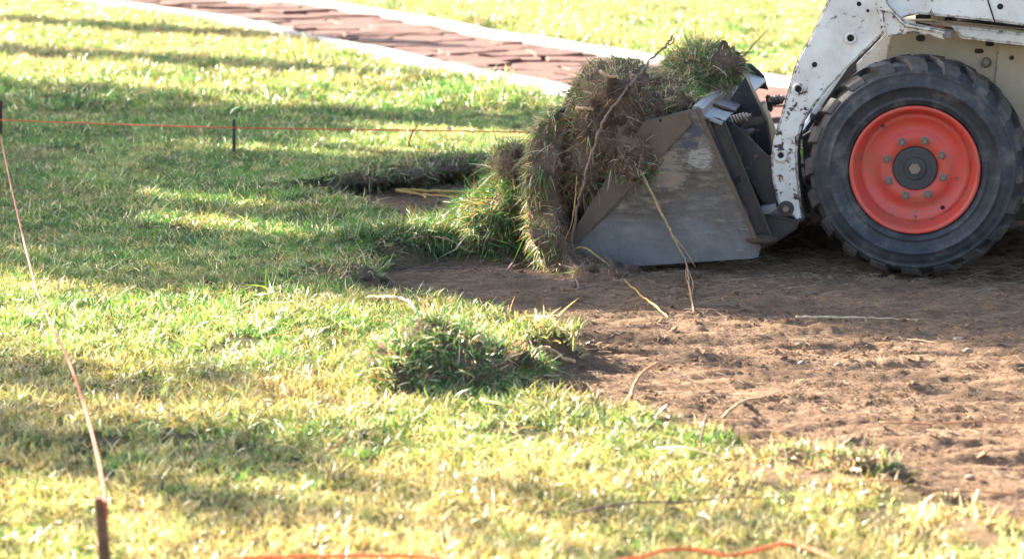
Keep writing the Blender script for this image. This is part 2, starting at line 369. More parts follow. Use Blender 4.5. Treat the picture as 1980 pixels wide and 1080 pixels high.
# ------------------------------------------------------------------ the ground: lawn with the stripped bed cut into it
DPX = [(560, 362), (648, 350), (700, 337), (800, 325), (930, 312), (1100, 303), (1500, 285), (2200, 275), (3600, 330), (3600, 1150), (2300, 1090), (1985, 1030), (1860, 985),
       (1745, 945), (1640, 925), (1540, 905), (1440, 872), (1400, 838), (1330, 812), (1200, 786), (1130, 775), (1080, 768), (1000, 725), (955, 690),
       (1010, 668), (1085, 650), (1005, 618), (962, 600), (820, 588), (745, 576), (665, 560), (655, 540), (722, 520), (690, 492), (790, 474), (850, 450), (815, 424), (730, 402), (640, 380)]
DP = np.array([[*G(x, y)[:2]] for x, y in DPX])
def poly_sd(x, y, poly):
    """signed distance, positive inside"""
    d = np.full(x.shape, 1e9); ins = np.zeros(x.shape, bool); n = len(poly)
    for i in range(n):
        ax, ay = poly[i]; bx, by = poly[(i+1) % n]; ex, ey = bx-ax, by-ay
        t = np.clip(((x-ax)*ex+(y-ay)*ey)/(ex*ex+ey*ey+1e-12), 0, 1)
        d = np.minimum(d, (x-ax-t*ex)**2+(y-ay-t*ey)**2)
        if ey != 0:
            c = ((ay > y) != (by > y)) & (x < ex*(y-ay)/ey+ax); ins ^= c
    return np.where(ins, 1, -1)*np.sqrt(d)
NEAR_K = [(-420, -62), (-150, -30), (80, -2), (198, 9), (353, 30), (495, 53), (565, 71), (700, 99), (820, 127), (940, 150), (1090, 180), (1300, 222), (1500, 258), (1700, 292), (2100, 350), (2600, 410)]
FAR_K = [(-100, -62), (200, -28), (400, -8), (520, 2), (640, 10), (740, 26), (850, 43), (960, 66), (1060, 81), (1200, 103), (1300, 120), (1500, 153), (1700, 185), (2100, 235), (2600, 290)]
NK = [G(*p) for p in NEAR_K]; FK = [G(*p) for p in FAR_K]
PATH_POLY = np.array([[p.x, p.y] for p in NK]+[[p.x, p.y] for p in FK[::-1]])
def dirt_sd(x, y):
    return poly_sd(x, y, DP)+0.075*fbm(x*4.5, y*6, seed=3, octv=4)+0.018*fbm(x*28, y*28, seed=4, octv=2)
def ground_h(x, y, sd=None):
    if sd is None: sd = dirt_sd(x, y)
    m = np.clip((sd+0.005)/0.035, 0, 1); m = m*m*(3-2*m)
    lawn = 0.018*fbm(x*0.8, y*0.8, seed=8, octv=3)+0.006*fbm(x*6, y*6, seed=9, octv=2)
    lawn = lawn+0.012*np.exp(-np.clip(-sd, 0, 9)/0.08)
    yy = y+0.06*x
    d = DIRT_Z-0.010+0.022*fbm(x*.7, yy*9, seed=21, octv=3)+0.030*(fbm(x*3, yy*24, seed=22, octv=4, gain=.6))+0.016*np.clip(fbm(x*13, yy*26, seed=27, octv=3, gain=.6), -.1, 1)+0.009*np.abs(fbm(x*45, y*60, seed=23, octv=2))
    # wheel tracks, pressed flat with lug marks
    dx, dy = x-M_ROOT.x, y-M_ROOT.y; xl, yl = dx*MX.x+dy*MX.y, dx*MY.x+dy*MY.y
    for c0 in (.15, 1.40):
        t = np.clip((.19-np.abs(yl-c0))/.05, 0, 1)*np.clip((xl+.16)/.10, 0, 1)
        lug = np.clip(np.sin((xl+np.abs(yl-c0)*.9)*2*np.pi/.134)*2.2, -1, 1)
        d = d*(1-t)+t*(DIRT_Z-.014+.008*lug+.25*(d-DIRT_Z))
    d = d+0.03*np.exp(-np.clip(sd, 0, 9)/0.05)*np.clip(fbm(x*7, y*7, seed=24)+.5, 0, 1)
    psd = poly_sd(x, y, PATH_POLY)
    lawn = np.where(psd > -0.02, lawn*0-0.04, lawn)
    return lawn*(1-m)+d*m, m
def axis(fine0, fine1, step, lo, hi):
    a = list(np.arange(fine0, fine1, step)); s, x = step, fine1
    while x < hi: a.append(x); s *= 1.25; x += s
    a.append(hi); s, x, left = step, fine0, []
    while x > lo: s *= 1.25; x -= s; left.append(max(x, lo))
    return np.array(sorted(set(left))+a)
gx = axis(-1.6, 3.2, 0.0125, -260, 260); gy = axis(4.5, 10.8, 0.0105, -60, 420)
X, Y = np.meshgrid(gx, gy)
xf, yf = X.ravel(), Y.ravel()
sdv = dirt_sd(xf, yf); hz, dm = ground_h(xf, yf, sdv)
nx, ny = len(gx), len(gy)
idx = np.arange(nx*ny).reshape(ny, nx)
q = np.stack([idx[:-1, :-1], idx[:-1, 1:], idx[1:, 1:], idx[1:, :-1]], -1).reshape(-1, 4)
fr = np.clip(1+sdv/np.where(xf > .55, .30, .10), 0, 1)*np.clip(fbm(xf*9, yf*9, seed=26, octv=3)*1.6+.45, 0, 1)
gm = mesh_np('ground', np.stack([xf, yf, hz], 1), quads=q); set_attr(gm, 'dirt', np.maximum(dm, fr))
ground = tag(link('ground', gm, MG, smooth=True), 'lawn ground with a stripped brown soil bed on the right', kind='structure')

# ------------------------------------------------------------------ flagstone path with its kerbs
def resample(P, step):
    out, acc = [P[0].copy()], 0
    S = smooth_path(P, 10)
    last = S[0]
    for p in S[1:]:
        acc += (p-last).length; last = p
        if acc >= step: out.append(p.copy()); acc = 0
    out.append(S[-1].copy()); return out
bm = bmesh.new()
Ns, Fs = smooth_path(NK, 8), smooth_path(FK, 8)
kk = 90
def samp(S, t):
    f = t*(len(S)-1); i = min(int(f), len(S)-2); return S[i].lerp(S[i+1], f-i)
va = [bm.verts.new(samp(Ns, i/kk)+Vector((0, 0, -0.03))) for i in range(kk+1)]; vb = [bm.verts.new(samp(Fs, i/kk)+Vector((0, 0, -0.03))) for i in range(kk+1)]
for i in range(kk): bm.faces.new((va[i], va[i+1], vb[i+1], vb[i]))
path = tag(link('path', bm_mesh('path', bm), MJOINT), 'red sandstone path between white kerbs', kind='structure')
def kerb(P, name, label, side, w=0.17):
    root = empty(name, (0, 0, 0)); tag(root, label, kind='structure')
    S = resample(P, 0.12)
    seg = 9
    for i0 in range(0, len(S)-1, seg):
        pts = S[i0:i0+seg+1]
        if len(pts) < 2: continue
        bm = bmesh.new(); rows = []
        for j, p in enumerate(pts):
            gi = i0+j
            t = (S[min(gi+1, len(S)-1)]-S[max(gi-1, 0)]).normalized(); nrm = Vector((-t.y, t.x, 0))*side
            q = p.copy()
            if j == 0: q += t*0.004
            if j == len(pts)-1: q -= t*0.004
            wob = 0.012*float(vnoise(np.array([q.x*2]), np.array([q.y*2]), seed=5)[0])
            hh = 0.035+wob*0.5
            sec = [(-0.004, -0.1), (0.0, hh-0.012), (0.012, hh), (w-0.012+wob, hh), (w+wob, hh-0.012), (w+wob, -0.1)]
            rows.append([bm.verts.new(q+nrm*a+Vector((0, 0, z))) for a, z in sec])
        for a, b in zip(rows, rows[1:]):
            for k in range(5): bm.faces.new((a[k], a[k+1], b[k+1], b[k]))
        bm.faces.new(rows[0]); bm.faces.new(rows[-1][::-1])
        link('kerb_segment', bm_mesh('kerb_segment', bm), MKERB, root)
    return root
kerb(NK, 'kerb', 'white concrete kerb on the near side of the path', 1, .105)
kerb(FK, 'kerb', 'white concrete kerb on the far side of the path', -1, 0.14)
def clip(poly, px, py, nx_, ny_):
    out = []
    for i in range(len(poly)):
        a, b = poly[i], poly[(i+1) % len(poly)]
        da = (a[0]-px)*nx_+(a[1]-py)*ny_; db = (b[0]-px)*nx_+(b[1]-py)*ny_
        if da <= 0: out.append(a)
        if da*db < 0:
            t = da/(da-db); out.append((a[0]+(b[0]-a[0])*t, a[1]+(b[1]-a[1])*t))
    return out
def flagstones():
    seeds = []; AN = 0.52                                   # slabs run long across the view
    lo, hi = PATH_POLY.min(0), PATH_POLY.max(0); px_, py_ = .50, .30
    for i in range(int((hi[0]-lo[0])/px_)+2):
        for j in range(int((min(hi[1], 27)-lo[1])/py_)+2):
            seeds.append((lo[0]+(i+random.uniform(-.62, .62)+(.5 if j % 2 else 0))*px_, lo[1]+(j+random.uniform(-.60, .60))*py_))
    sx = np.array(seeds); sd = poly_sd(sx[:, 0], sx[:, 1], PATH_POLY); seeds = [tuple(p) for p, k in zip(sx, sd) if k > -.45]
    def nearest(S, p):
        k = min(range(len(S)), key=lambda i: (S[i].x-p[0])**2+(S[i].y-p[1])**2); k0, k1 = max(k-1, 0), min(k+1, len(S)-1)
        t = (S[k1]-S[k0]).normalized(); return S[k], t
    n = 0
    for (x, y) in seeds:
        poly = [(x-1.1, y-.7), (x+1.1, y-.7), (x+1.1, y+.7), (x-1.1, y+.7)]
        for (x2, y2) in seeds:
            dx, dy = x2-x, y2-y
            if (dx == 0 and dy == 0) or abs(dx) > 2.2 or abs(dy) > 1.4: continue
            gx_, gy_ = dx*AN*AN, dy; l = math.hypot(gx_, gy_); gx_, gy_ = gx_/l, gy_/l; g = random.choice((.003, .006, .010, .020))
            poly = clip(poly, x+dx/2-gx_*g, y+dy/2-gy_*g, gx_, gy_)
            if len(poly) < 3: break
        if len(poly) < 3: continue
        q, t = nearest(Ns, (x, y)); poly = clip(poly, q.x-t.y*.19, q.y+t.x*.19, t.y, -t.x)
        if len(poly) < 3: continue
        q, t = nearest(Fs, (x, y)); poly = clip(poly, q.x+t.y*.22, q.y-t.x*.22, -t.y, t.x)
        if len(poly) < 3: continue
        ar = abs(sum(poly[i][0]*poly[(i+1) % len(poly)][1]-poly[(i+1) % len(poly)][0]*poly[i][1] for i in range(len(poly))))/2
        if ar < .012: continue
        P = []
        for i in range(len(poly)):
            a, b = poly[i], poly[(i+1) % len(poly)]; l = math.hypot(b[0]-a[0], b[1]-a[1]); k = max(1, int(l/0.09))
            for s_ in range(k):
                f = s_/k; j = 0.022 if s_ else 0
                P.append(Vector((a[0]+(b[0]-a[0])*f+random.uniform(-j, j), a[1]+(b[1]-a[1])*f+random.uniform(-j, j), 0)))
        cx = sum((p for p in P), Vector())/len(P)
        if cx.y > 26: continue
        top = random.choice((random.uniform(-.006, .010), random.uniform(-.006, .010), random.uniform(.0, .034))); tx, ty = random.uniform(-.02, .02), random.uniform(-.025, .025)
        bm = bmesh.new()
        lo_ = [bm.verts.new((p.x-cx.x, p.y-cx.y, -0.06)) for p in P]
        mid = [bm.verts.new((p.x-cx.x, p.y-cx.y, top-0.008+(p.x-cx.x)*tx+(p.y-cx.y)*ty)) for p in P]
        up = [bm.verts.new(((p.x-cx.x)*.965, (p.y-cx.y)*.965, top+(p.x-cx.x)*tx+(p.y-cx.y)*ty+random.uniform(-.003, .003))) for p in P]
        m_ = len(P)
        for a, b in ((lo_, mid), (mid, up)):
            for k in range(m_): bm.faces.new((a[k], a[(k+1) % m_], b[(k+1) % m_], b[k]))
        bm.faces.new(up)
        o = link('flagstone', bm_mesh('flagstone', bm), MSTONE, path); o.location = (cx.x, cx.y, 0); n += 1
    return n
NF = flagstones()

# ------------------------------------------------------------------ blades: one mesh of many leaves
DRIED = np.array([(0.60, 0.50, 0.33), (0.46, 0.30, 0.13), (0.50, 0.40, 0.22), (0.24, 0.13, 0.055), (0.40, 0.34, 0.14), (0.62, 0.52, 0.37)])
def blades(name, base, dirs, length, width, bend, col, nseg=3, seed=1):
    rg = np.random.default_rng(seed); n = len(base)
    d = dirs/np.linalg.norm(dirs, axis=1, keepdims=True)
    r = rg.normal(size=(n, 3)); s = np.cross(d, r); s /= np.linalg.norm(s, axis=1, keepdims=True)+1e-9
    co, colr = [], []
    for k in range(nseg+1):
        t = k/nseg
        p = base+d*(length*t)[:, None]+bend*(length*t*t)[:, None]
        if k < nseg:
            w = (width*0.5*(1-0.75*t**1.6))[:, None]
            co += [p-s*w, p+s*w]; colr += [col, col]
        else: co.append(p); colr.append(col)
    co = np.stack(co, 1); colr = np.stack(colr, 1); nv = co.shape[1]
    off = (np.arange(n)*nv)[:, None]
    quads = np.concatenate([off+np.array([[2*k, 2*k+1, 2*k+3, 2*k+2]]) for k in range(nseg-1)], 0) if nseg > 1 else None
    k = nseg-1; tris = off+np.array([[2*k, 2*k+1, 2*k+2]])
    me = mesh_np(name, co.reshape(-1, 3), quads=quads, tris=tris)
    cc = np.concatenate([colr.reshape(-1, 3), np.ones((n*nv, 1))], 1); set_attr(me, 'bcol', cc, 'FLOAT_COLOR')
    td_ = np.repeat(DRIED[rg.integers(0, len(DRIED), n)]*rg.uniform(.6, 1.25, (n, 1)), nv, 0); set_attr(me, 'bdry', np.concatenate([td_, np.ones((n*nv, 1))], 1), 'FLOAT_COLOR')
    return me
GREENS = np.array([(0.062, 0.172, 0.036), (0.095, 0.222, 0.044), (0.042, 0.132, 0.040), (0.155, 0.260, 0.052), (0.076, 0.182, 0.066)])
TANS = np.array([(0.52, 0.41, 0.26), (0.44, 0.29, 0.15), (0.66, 0.57, 0.42), (0.36, 0.20, 0.09)])
def pick_cols(n, dry, rg):
    c = GREENS[rg.integers(0, len(GREENS), n)]; t = TANS[rg.integers(0, len(TANS), n)]
    c = np.where((rg.random(n) < dry)[:, None], t, c)
    return c*rg.uniform(0.7, 1.35, (n, 1))

# ------------------------------------------------------------------ scattered stuff through geometry nodes
def scatter(name, pts, rot, scl, idx, extra, protos, material):
    col = bpy.data.collections.new(name+'_pieces')
    for i, me in enumerate(protos):
        o = bpy.data.objects.new('%s_piece_%02d' % (name, i), me); col.objects.link(o)
        if not me.materials: me.materials.append(material)
    me = mesh_np(name, pts); set_attr(me, 'rot', rot, 'FLOAT_VECTOR'); set_attr(me, 'scl', scl); set_attr(me, 'idx', idx, 'INT')
    for k, v in extra.items(): set_attr(me, k, v)
    me.materials.append(material)
    o = bpy.data.objects.new(name, me); C.objects.link(o)
    ng = bpy.data.node_groups.new(name, 'GeometryNodeTree')
    ng.interface.new_socket('Geometry', in_out='INPUT', socket_type='NodeSocketGeometry'); ng.interface.new_socket('Geometry', in_out='OUTPUT', socket_type='NodeSocketGeometry')
    N, K = ng.nodes, ng.links
    gi, go = N.new('NodeGroupInput'), N.new('NodeGroupOutput'); ip = N.new('GeometryNodeInstanceOnPoints')
    ci = N.new('GeometryNodeCollectionInfo'); ci.inputs['Collection'].default_value = col; ci.inputs['Separate Children'].default_value = True; ci.inputs['Reset Children'].default_value = True
    def na(nm, typ):
        a = N.new('GeometryNodeInputNamedAttribute'); a.data_type = typ; a.inputs['Name'].default_value = nm
        return [s for s in a.outputs if s.enabled and s.name == 'Attribute'][0]
    er = N.new('FunctionNodeEulerToRotation'); K.new(na('rot', 'FLOAT_VECTOR'), er.inputs[0])
    K.new(gi.outputs[0], ip.inputs['Points']); K.new(ci.outputs[0], ip.inputs['Instance']); ip.inputs['Pick Instance'].default_value = True
    K.new(na('idx', 'INT'), ip.inputs['Instance Index']); K.new(er.outputs[0], ip.inputs['Rotation']); K.new(na('scl', 'FLOAT'), ip.inputs['Scale'])
    K.new(ip.outputs[0], go.inputs[0])
    md = o.modifiers.new('scatter', 'NODES'); md.node_group = ng
    return o
def tuft(i, rad, n, h, w, dry, lean=0.55):
    rg = np.random.default_rng(100+i)
    a = rg.uniform(0, 2*np.pi, n); r = rad*np.sqrt(rg.random(n))
    base = np.stack([r*np.cos(a), r*np.sin(a), np.full(n, -0.006)], 1)
    d = np.stack([rg.normal(0, lean, n), rg.normal(0, lean, n), np.ones(n)], 1)
    ln = h*rg.uniform(0.55, 1.25, n); wd = w*rg.uniform(0.7, 1.3, n)
    bend = np.stack([rg.normal(0, .35, n), rg.normal(0, .35, n), -rg.uniform(0.0, .45, n)], 1)
    return blades('tuft', base, d, ln, wd, bend, pick_cols(n, dry, rg), 3, i)
def lawn():
    near = [tuft(i, 0.055, 58, 0.041, 0.0033, [.05, .10, .14, .20, .28, .40][i % 6]) for i in range(12)]
    far = [tuft(40+i, 0.10, 80, 0.055, 0.0052, [.08, .12, .18, .25][i % 4]) for i in range(8)]
    flat = [tuft(70+i, 0.07, 16, 0.050, 0.0036, .85, 2.6) for i in range(4)]
    protos = near+far+flat
    P, ids, sc = [], [], []
    def ring(y0, y1, cell, k0, k1, s, thin=1.0):
        ys = np.arange(y0, y1, cell)
        for y in ys:
            hw = 0.24*y+0.9
            xs = np.arange(-hw, hw, cell); n = len(xs); k = RNG.random(n) < thin; xs = xs[k]; n = len(xs)
            P.append(np.stack([xs+RNG.uniform(-.6, .6, n)*cell, y+RNG.uniform(-.6, .6, n)*cell], 1)); ids.append(RNG.integers(k0, k1, n)); sc.append(np.full(n, s))
    ring(4.2, 9.2, 0.046, 0, 12, 1.0); ring(9.2, 13.0, 0.055, 0, 12, 1.0); ring(13.0, 27.0, 0.11, 12, 20, 1.15)
    ring(4.2, 8.2, 0.07, 20, 24, .9, .55); ring(8.2, 13., 0.1, 20, 24, .8, .22)
    P = np.concatenate(P); ids = np.concatenate(ids); sc = np.concatenate(sc)
    x, y = P[:, 0], P[:, 1]
    sd = dirt_sd(x, y); psd = poly_sd(x, y, PATH_POLY)
    band = np.where(x > .55, .34, .11)                      # the torn margin, broad at the lower right
    fringe = np.clip(1+sd/band, 0, 1)
    keep = (sd < 0.015+0.03*RNG.random(len(x))) & (psd < -0.15)
    keep &= RNG.random(len(x)) > fringe*np.clip(.55+.9*fbm(x*6, y*6, seed=37, octv=3), 0, .93)
    bald = fbm(x*2.2, y*2.2, seed=31, octv=3)
    keep &= ~((bald > 0.42) & (RNG.random(len(x)) < .6))
    # a few tufts torn off and left lying on the soil by the edge
    stray = (sd > 0.02) & (sd < .25) & (RNG.random(len(x)) < .025*np.exp(-sd/.09)*(fbm(x*4, y*4, seed=38) > -.1)*3)
    keep |= stray & (psd < -.17)
    x, y, ids, sc, sd, psd, fringe = x[keep], y[keep], ids[keep], sc[keep], sd[keep], psd[keep], fringe[keep]
    z, _ = ground_h(x, y, sd)
    n = len(x)
    patch = fbm(x*1.1, y*1.1, seed=33, octv=4)
    edge = np.exp(-np.abs(sd)/0.05)+.8*np.exp(-np.abs(psd+.2)/0.05)
    sc = sc*(1+0.45*patch+0.30*edge)*np.where(RNG.random(n) < .02, 1.35, 1)*RNG.uniform(.65, 1.25, n)
    # drier near the camera; sunlit paleness near and far also painted, the middle greener
    dry = np.clip(0.07+0.75*fbm(x*1.6+5, y*2.4, seed=35, octv=5)+0.46*np.clip((7.7-y)/1.8, -0.35, 1)+.42*np.clip((y-12.2)/2.5, 0, 1)+.35*np.clip(fringe, 0, 1)+RNG.normal(0, .26, n), 0, .85)
    tint = np.clip(0.40*fbm(x*3, y*3, seed=36, octv=4)+RNG.normal(0, .26, n)+.03-.18*np.exp(-np.abs(sd)/.04), -.55, .6)
    phi = RNG.uniform(0, 6.283, n)
    # tufts at a torn edge hang out over the soil
    e = .01; gxx = (dirt_sd(x+e, y)-sd)/e; gyy = (dirt_sd(x, y+e)-sd)/e; gl_ = np.hypot(gxx, gyy)+1e-6; gxx, gyy = gxx/gl_, gyy/gl_
    sc = sc*(1+.6*np.clip(1-np.abs(sd)/.045, 0, 1)*np.clip(-gyy*1.5, 0, 1)*RNG.uniform(.2, 1.3, n))
    th = .85*np.clip(1-np.abs(sd-.01)/.05, 0, 1)*RNG.uniform(.3, 1.2, n)
    lx, ly = gxx*np.cos(phi)+gyy*np.sin(phi), -gxx*np.sin(phi)+gyy*np.cos(phi)
    rot = np.stack([RNG.normal(0, .18, n)-ly*th, RNG.normal(0, .18, n)+lx*th, phi], 1)
    o = scatter('lawn_grass', np.stack([x, y, z], 1), rot, sc, ids, {'tint': tint, 'dry': dry}, protos, MBLADE)
    tag(o, 'mown green and straw coloured lawn grass', 'grass', kind='stuff')
    return n
NL = lawn()
def crumb_mesh(i, sub=2):
    bm = bmesh.new(); bmesh.ops.create_icosphere(bm, subdivisions=sub, radius=1)
    co = np.array([v.co[:] for v in bm.verts]); k = 1+0.5*fbm(co[:, 0]*1.3+i*7, co[:, 1]*1.3, co[:, 2]*1.3, seed=50+i, octv=3)
    sq = np.array([random.uniform(.8, 1.6), random.uniform(.7, 1.1), random.uniform(.5, .8)])
    for v, c in zip(bm.verts, co*k[:, None]*sq): v.co = c
    return bm_mesh('crumb', bm)
def dirt_points(n, lo=0.01):
    x = RNG.uniform(-0.9, 3.6, n); y = RNG.uniform(4.6, 11.2, n); sd = dirt_sd(x, y); k = sd > lo
    return x[k], y[k], sd[k]
def crumbs():
    x, y, sd = dirt_points(110000)
    cl = fbm(x*2, y*11, seed=61, octv=3); k = RNG.random(len(x)) < np.clip(.22+1.5*cl+.5*np.exp(-sd/.08), .06, 1); x, y, sd = x[k], y[k], sd[k]
    n = len(x); z, _ = ground_h(x, y, sd)
    s = 0.0022*np.power(RNG.random(n), -0.36); s = np.minimum(s, 0.012)
    rot = RNG.uniform(0, 6.283, (n, 3)); rot[:, :2] *= .12
    o = scatter('soil_crumbs', np.stack([x, y, z+s*.2], 1), rot, s, RNG.integers(0, 8, n), {}, [crumb_mesh(i) for i in range(8)], MCRUMB)
    tag(o, 'loose brown soil crumbs over the stripped bed', 'soil', kind='stuff')
    x, y, sd = dirt_points(26000); n = len(x); z, _ = ground_h(x, y, sd)
    pro = []
    for i in range(10):
        rg = np.random.default_rng(300+i); m_ = 5
        b = np.stack([rg.uniform(-.03, .03, m_), rg.uniform(-.02, .02, m_), rg.uniform(-.002, .006, m_)], 1)
        d = np.stack([rg.choice([-1, 1], m_)*1.0, rg.normal(0, .35, m_), rg.normal(0.10, .15, m_)], 1)
        bd = np.stack([rg.normal(0, .3, m_), rg.normal(0, .4, m_), rg.normal(-.12, .1, m_)], 1)
        pro.append(blades('fibre', b, d, rg.uniform(.02, .075, m_), rg.uniform(.0007, .0016, m_), bd, np.array([(.33, .235, .165)])*rg.uniform(.35, 1.3, (m_, 1)), 4, i))
    o = scatter('root_fibres', np.stack([x, y, z+.002], 1), np.stack([np.zeros(n), np.zeros(n), RNG.normal(0, .5, n)], 1), RNG.uniform(.6, 1.5, n), RNG.integers(0, 10, n), {}, pro, MFIB)
    tag(o, 'fine torn root fibres lying on the soil', 'roots', kind='stuff')
crumbs()

# ------------------------------------------------------------------ the loader
SL = empty('skid_steer_loader', M_ROOT, -YAW)
tag(SL, 'white wheeled skid steer loader with red rims pushing a bucket of sod', 'loader')
def part(name, bm, m, parent=None, smooth=False): return link(name, bm_mesh(name, bm), m, parent or SL, smooth)
def trace(pts, yl): return [(p.x, p.z) for p in (L(a, b, yl) for a, b in pts)]

def wheel(yl, xl, first=None, flip=False):
    zc = TYRE_R-0.006
    if first:
        w = first.copy(); C.objects.link(w)
        for ch in first.children:
            c = ch.copy(); C.objects.link(c); c.parent = w
    else:
        bm = bmesh.new()
        prof = [(0.245, 0.020), (0.247, 0.012), (0.243, 0.006), (0.234, 0.008), (0.226, 0.022), (0.219, 0.045), (0.213, 0.062), (0.211, 0.066), (0.2105, 0.070),
                (0.207, 0.0705), (0.204, 0.066), (0.190, 0.075), (0.165, 0.082), (0.148, 0.080), (0.137, 0.074), (0.130, 0.071), (0.088, 0.070), (0.084, 0.075)]
        lathe_y(bm, prof, 96)
        w = part('wheel', bm, MRED, smooth=True)
        # tyre carcass
        bm = bmesh.new()
        tp = [(0.236, 0.040), (0.249, 0.020), (0.256, 0.012), (0.262, 0.012), (0.266, 0.006), (0.272, 0.004), (0.276, 0.008), (0.283, 0.006), (0.300, -0.001), (0.318, -0.006), (0.3195, -0.009), (0.3225, -0.009), (0.324, -0.006),
              (0.340, -0.007), (0.356, -0.003), (0.364, 0.001), (0.370, -0.002), (0.376, -0.002), (0.380, 0.006), (0.392, 0.022), (0.401, 0.045), (0.407, 0.15), (0.401, 0.255), (0.392, 0.278), (0.376, 0.300), (0.340, 0.306), (0.300, 0.302), (0.262, 0.290), (0.236, 0.26)]
        lathe_y(bm, tp, 120)
        # staggered chunky lugs: each runs from the shoulder diagonally to the middle
        NLUG = 20
        for side in (0, 1):
            for k in range(NLUG):
                a0 = 2*math.pi*(k+(0.5 if side else 0))/NLUG
                sec = []
                for (yy, da, half, rt, rb) in ((0.004, -0.02, 0.082, 0.386, 0.360), (0.014, -0.01, 0.086, 0.404, 0.370), (0.040, 0.02, 0.084, 0.4205, 0.385), (0.095, 0.07, 0.076, 0.4250, 0.392), (0.158, 0.17, 0.056, 0.4262, 0.395)):
                    if side: yy = 0.304-yy
                    ring_ = []
                    for (ang, rr) in ((a0+da-half*1.12, rb), (a0+da-half*.9, rt), (a0+da+half*.9, rt), (a0+da+half*1.12, rb)):
                        ring_.append(bm.verts.new((rr*math.cos(ang), yy, rr*math.sin(ang))))
                    sec.append(ring_)
                for A, B in zip(sec, sec[1:]):
                    for j in range(4): bm.faces.new((A[j], A[(j+1) % 4], B[(j+1) % 4], B[j]))
                bm.faces.new(sec[0]); bm.faces.new(sec[-1][::-1])
        ty = part('tyre', bm, MRUB, w)
        for p in ty.data.polygons: p.use_smooth = p.index < 120*28
        bm = bmesh.new()
        lathe_y(bm, [(0.0835, 0.10), (0.0835, 0.066), (0.081, 0.063), (0.044, 0.063), (0.043, 0.056), (0.041, 0.054), (0.0, 0.054)], 48)
        part('hub', bm, MHUB, w)
        bm = bmesh.new(); lathe_y(bm, [(0.0, 0.040), (0.021, 0.040), (0.0235, 0.043), (0.0235, 0.056)], 6); part('axle_bolt', bm, MNUT, w)
        nut = None
        for k in range(8):
            a = math.radians(28+45*k)
            if nut is None:
                bm = bmesh.new(); lathe_y(bm, [(0.0, 0.046), (0.0065, 0.046), (0.0075, 0.048), (0.0075, 0.053), (0.0115, 0.053), (0.0135, 0.056), (0.0135, 0.066), (0.0175, 0.0665), (0.0175, 0.071)], 6)
                nut = part('lug_nut', bm, MNUT, w); n = nut
            else: n = nut.copy(); C.objects.link(n)
            n.location = (0.112*math.cos(a), 0, 0.112*math.sin(a)); n.rotation_euler = (0, random.uniform(0, 1), 0)
        bm = bmesh.new(); a = R(128); c = Vector((0.205*math.cos(a), 0.07, 0.205*math.sin(a)))
        tube(bm, [c+Vector((0, .01, 0)), c+Vector((0, -.01, 0)), c*0.97+Vector((0.002, -.022, -.004))], [.007, .006, .0045], 10); part('valve_stem', bm, MNUT, w)
        bm = bmesh.new(); lathe_y(bm, [(0.0, .0735), (0.0085, .0735), (0.0085, .085)], 14); o = part('vent_hole', bm, MBLACK, w); a = R(-54); o.location = (.186*math.cos(a), -.001, .186*math.sin(a))
    w.location = (xl, yl, zc)
    w.rotation_euler = (0, R(0), math.pi) if flip else (0, 0, 0)
    return w
W1 = wheel(0, 0)

wheel(0, 1.02, W1); wheel(1.55, 0, W1, True); wheel(1.55, 1.02, W1, True)

# body behind the wheel
bm = bmesh.new(); prism(bm, trace([(1728, 40), (1850, 60), (2900, 150), (2900, 395), (1700, 395), (1640, 330), (1660, 215), (1712, 122)], .34), .34, 1.21, .006); part('side_panel', bm, MBEIGE)
bm = bmesh.new(); prism(bm, trace([(1930, 86), (2880, 150), (2880, 370), (1905, 370), (1920, 200)], .328), .328, .345, .003); part('rear_side_panel', bm, MBEIGE)
bm = bmesh.new(); prism(bm, trace([(1655, 125), (1712, 66), (1735, 58), (1720, 90), (1714, 116), (1690, 140), (1660, 170)], .40), .40, .46, .004); part('front_upright', bm, MWHITE2)
bm = bmesh.new(); prism(bm, trace([(1588, 206), (1640, 130), (1700, 72), (1735, 85), (1735, 350), (1640, 350)], .47), .47, 1.10, .004); part('front_crossmember', bm, MBROWN)
bm = bmesh.new(); box(bm, (0.45, .775, 0.28), (1.85, .86, .20), None, .01); part('belly', bm, MBROWN)  # belly stretched forward and low to deepen the shade under the machine
def slot(px, py, w, h, y, name='slot'):
    bm = bmesh.new(); c = L(px, py, y); n = 18; P = []
    for k in range(n):
        a = 2*math.pi*k/n; sx = (w-h)/2 if math.cos(a) >= 0 else -(w-h)/2
        P.append((c.x+sx+h/2*math.cos(a), c.z+h/2*math.sin(a)))
    prism(bm, P, y-.0025, y+.02); part(name, bm, MSLOT)  # filled plug, its dark colour paints the shade of an opening
slot(1780, 74, .036, .026, .34); slot(1893, 99, .036, .019, .34); slot(1914, 85, .034, .020, .34); slot(1956, 112, .018, .0178, .325, 'hole')
bm = bmesh.new(); c = L(1907, 121, .325); lathe_y(bm, [(0.020, .013), (0.0205, .0), (0.017, -.003), (0.0145, .002), (0.010, .002), (.010, -.006), (0.0, -.007)], 20, c); part('panel_bolt', bm, MNUT)
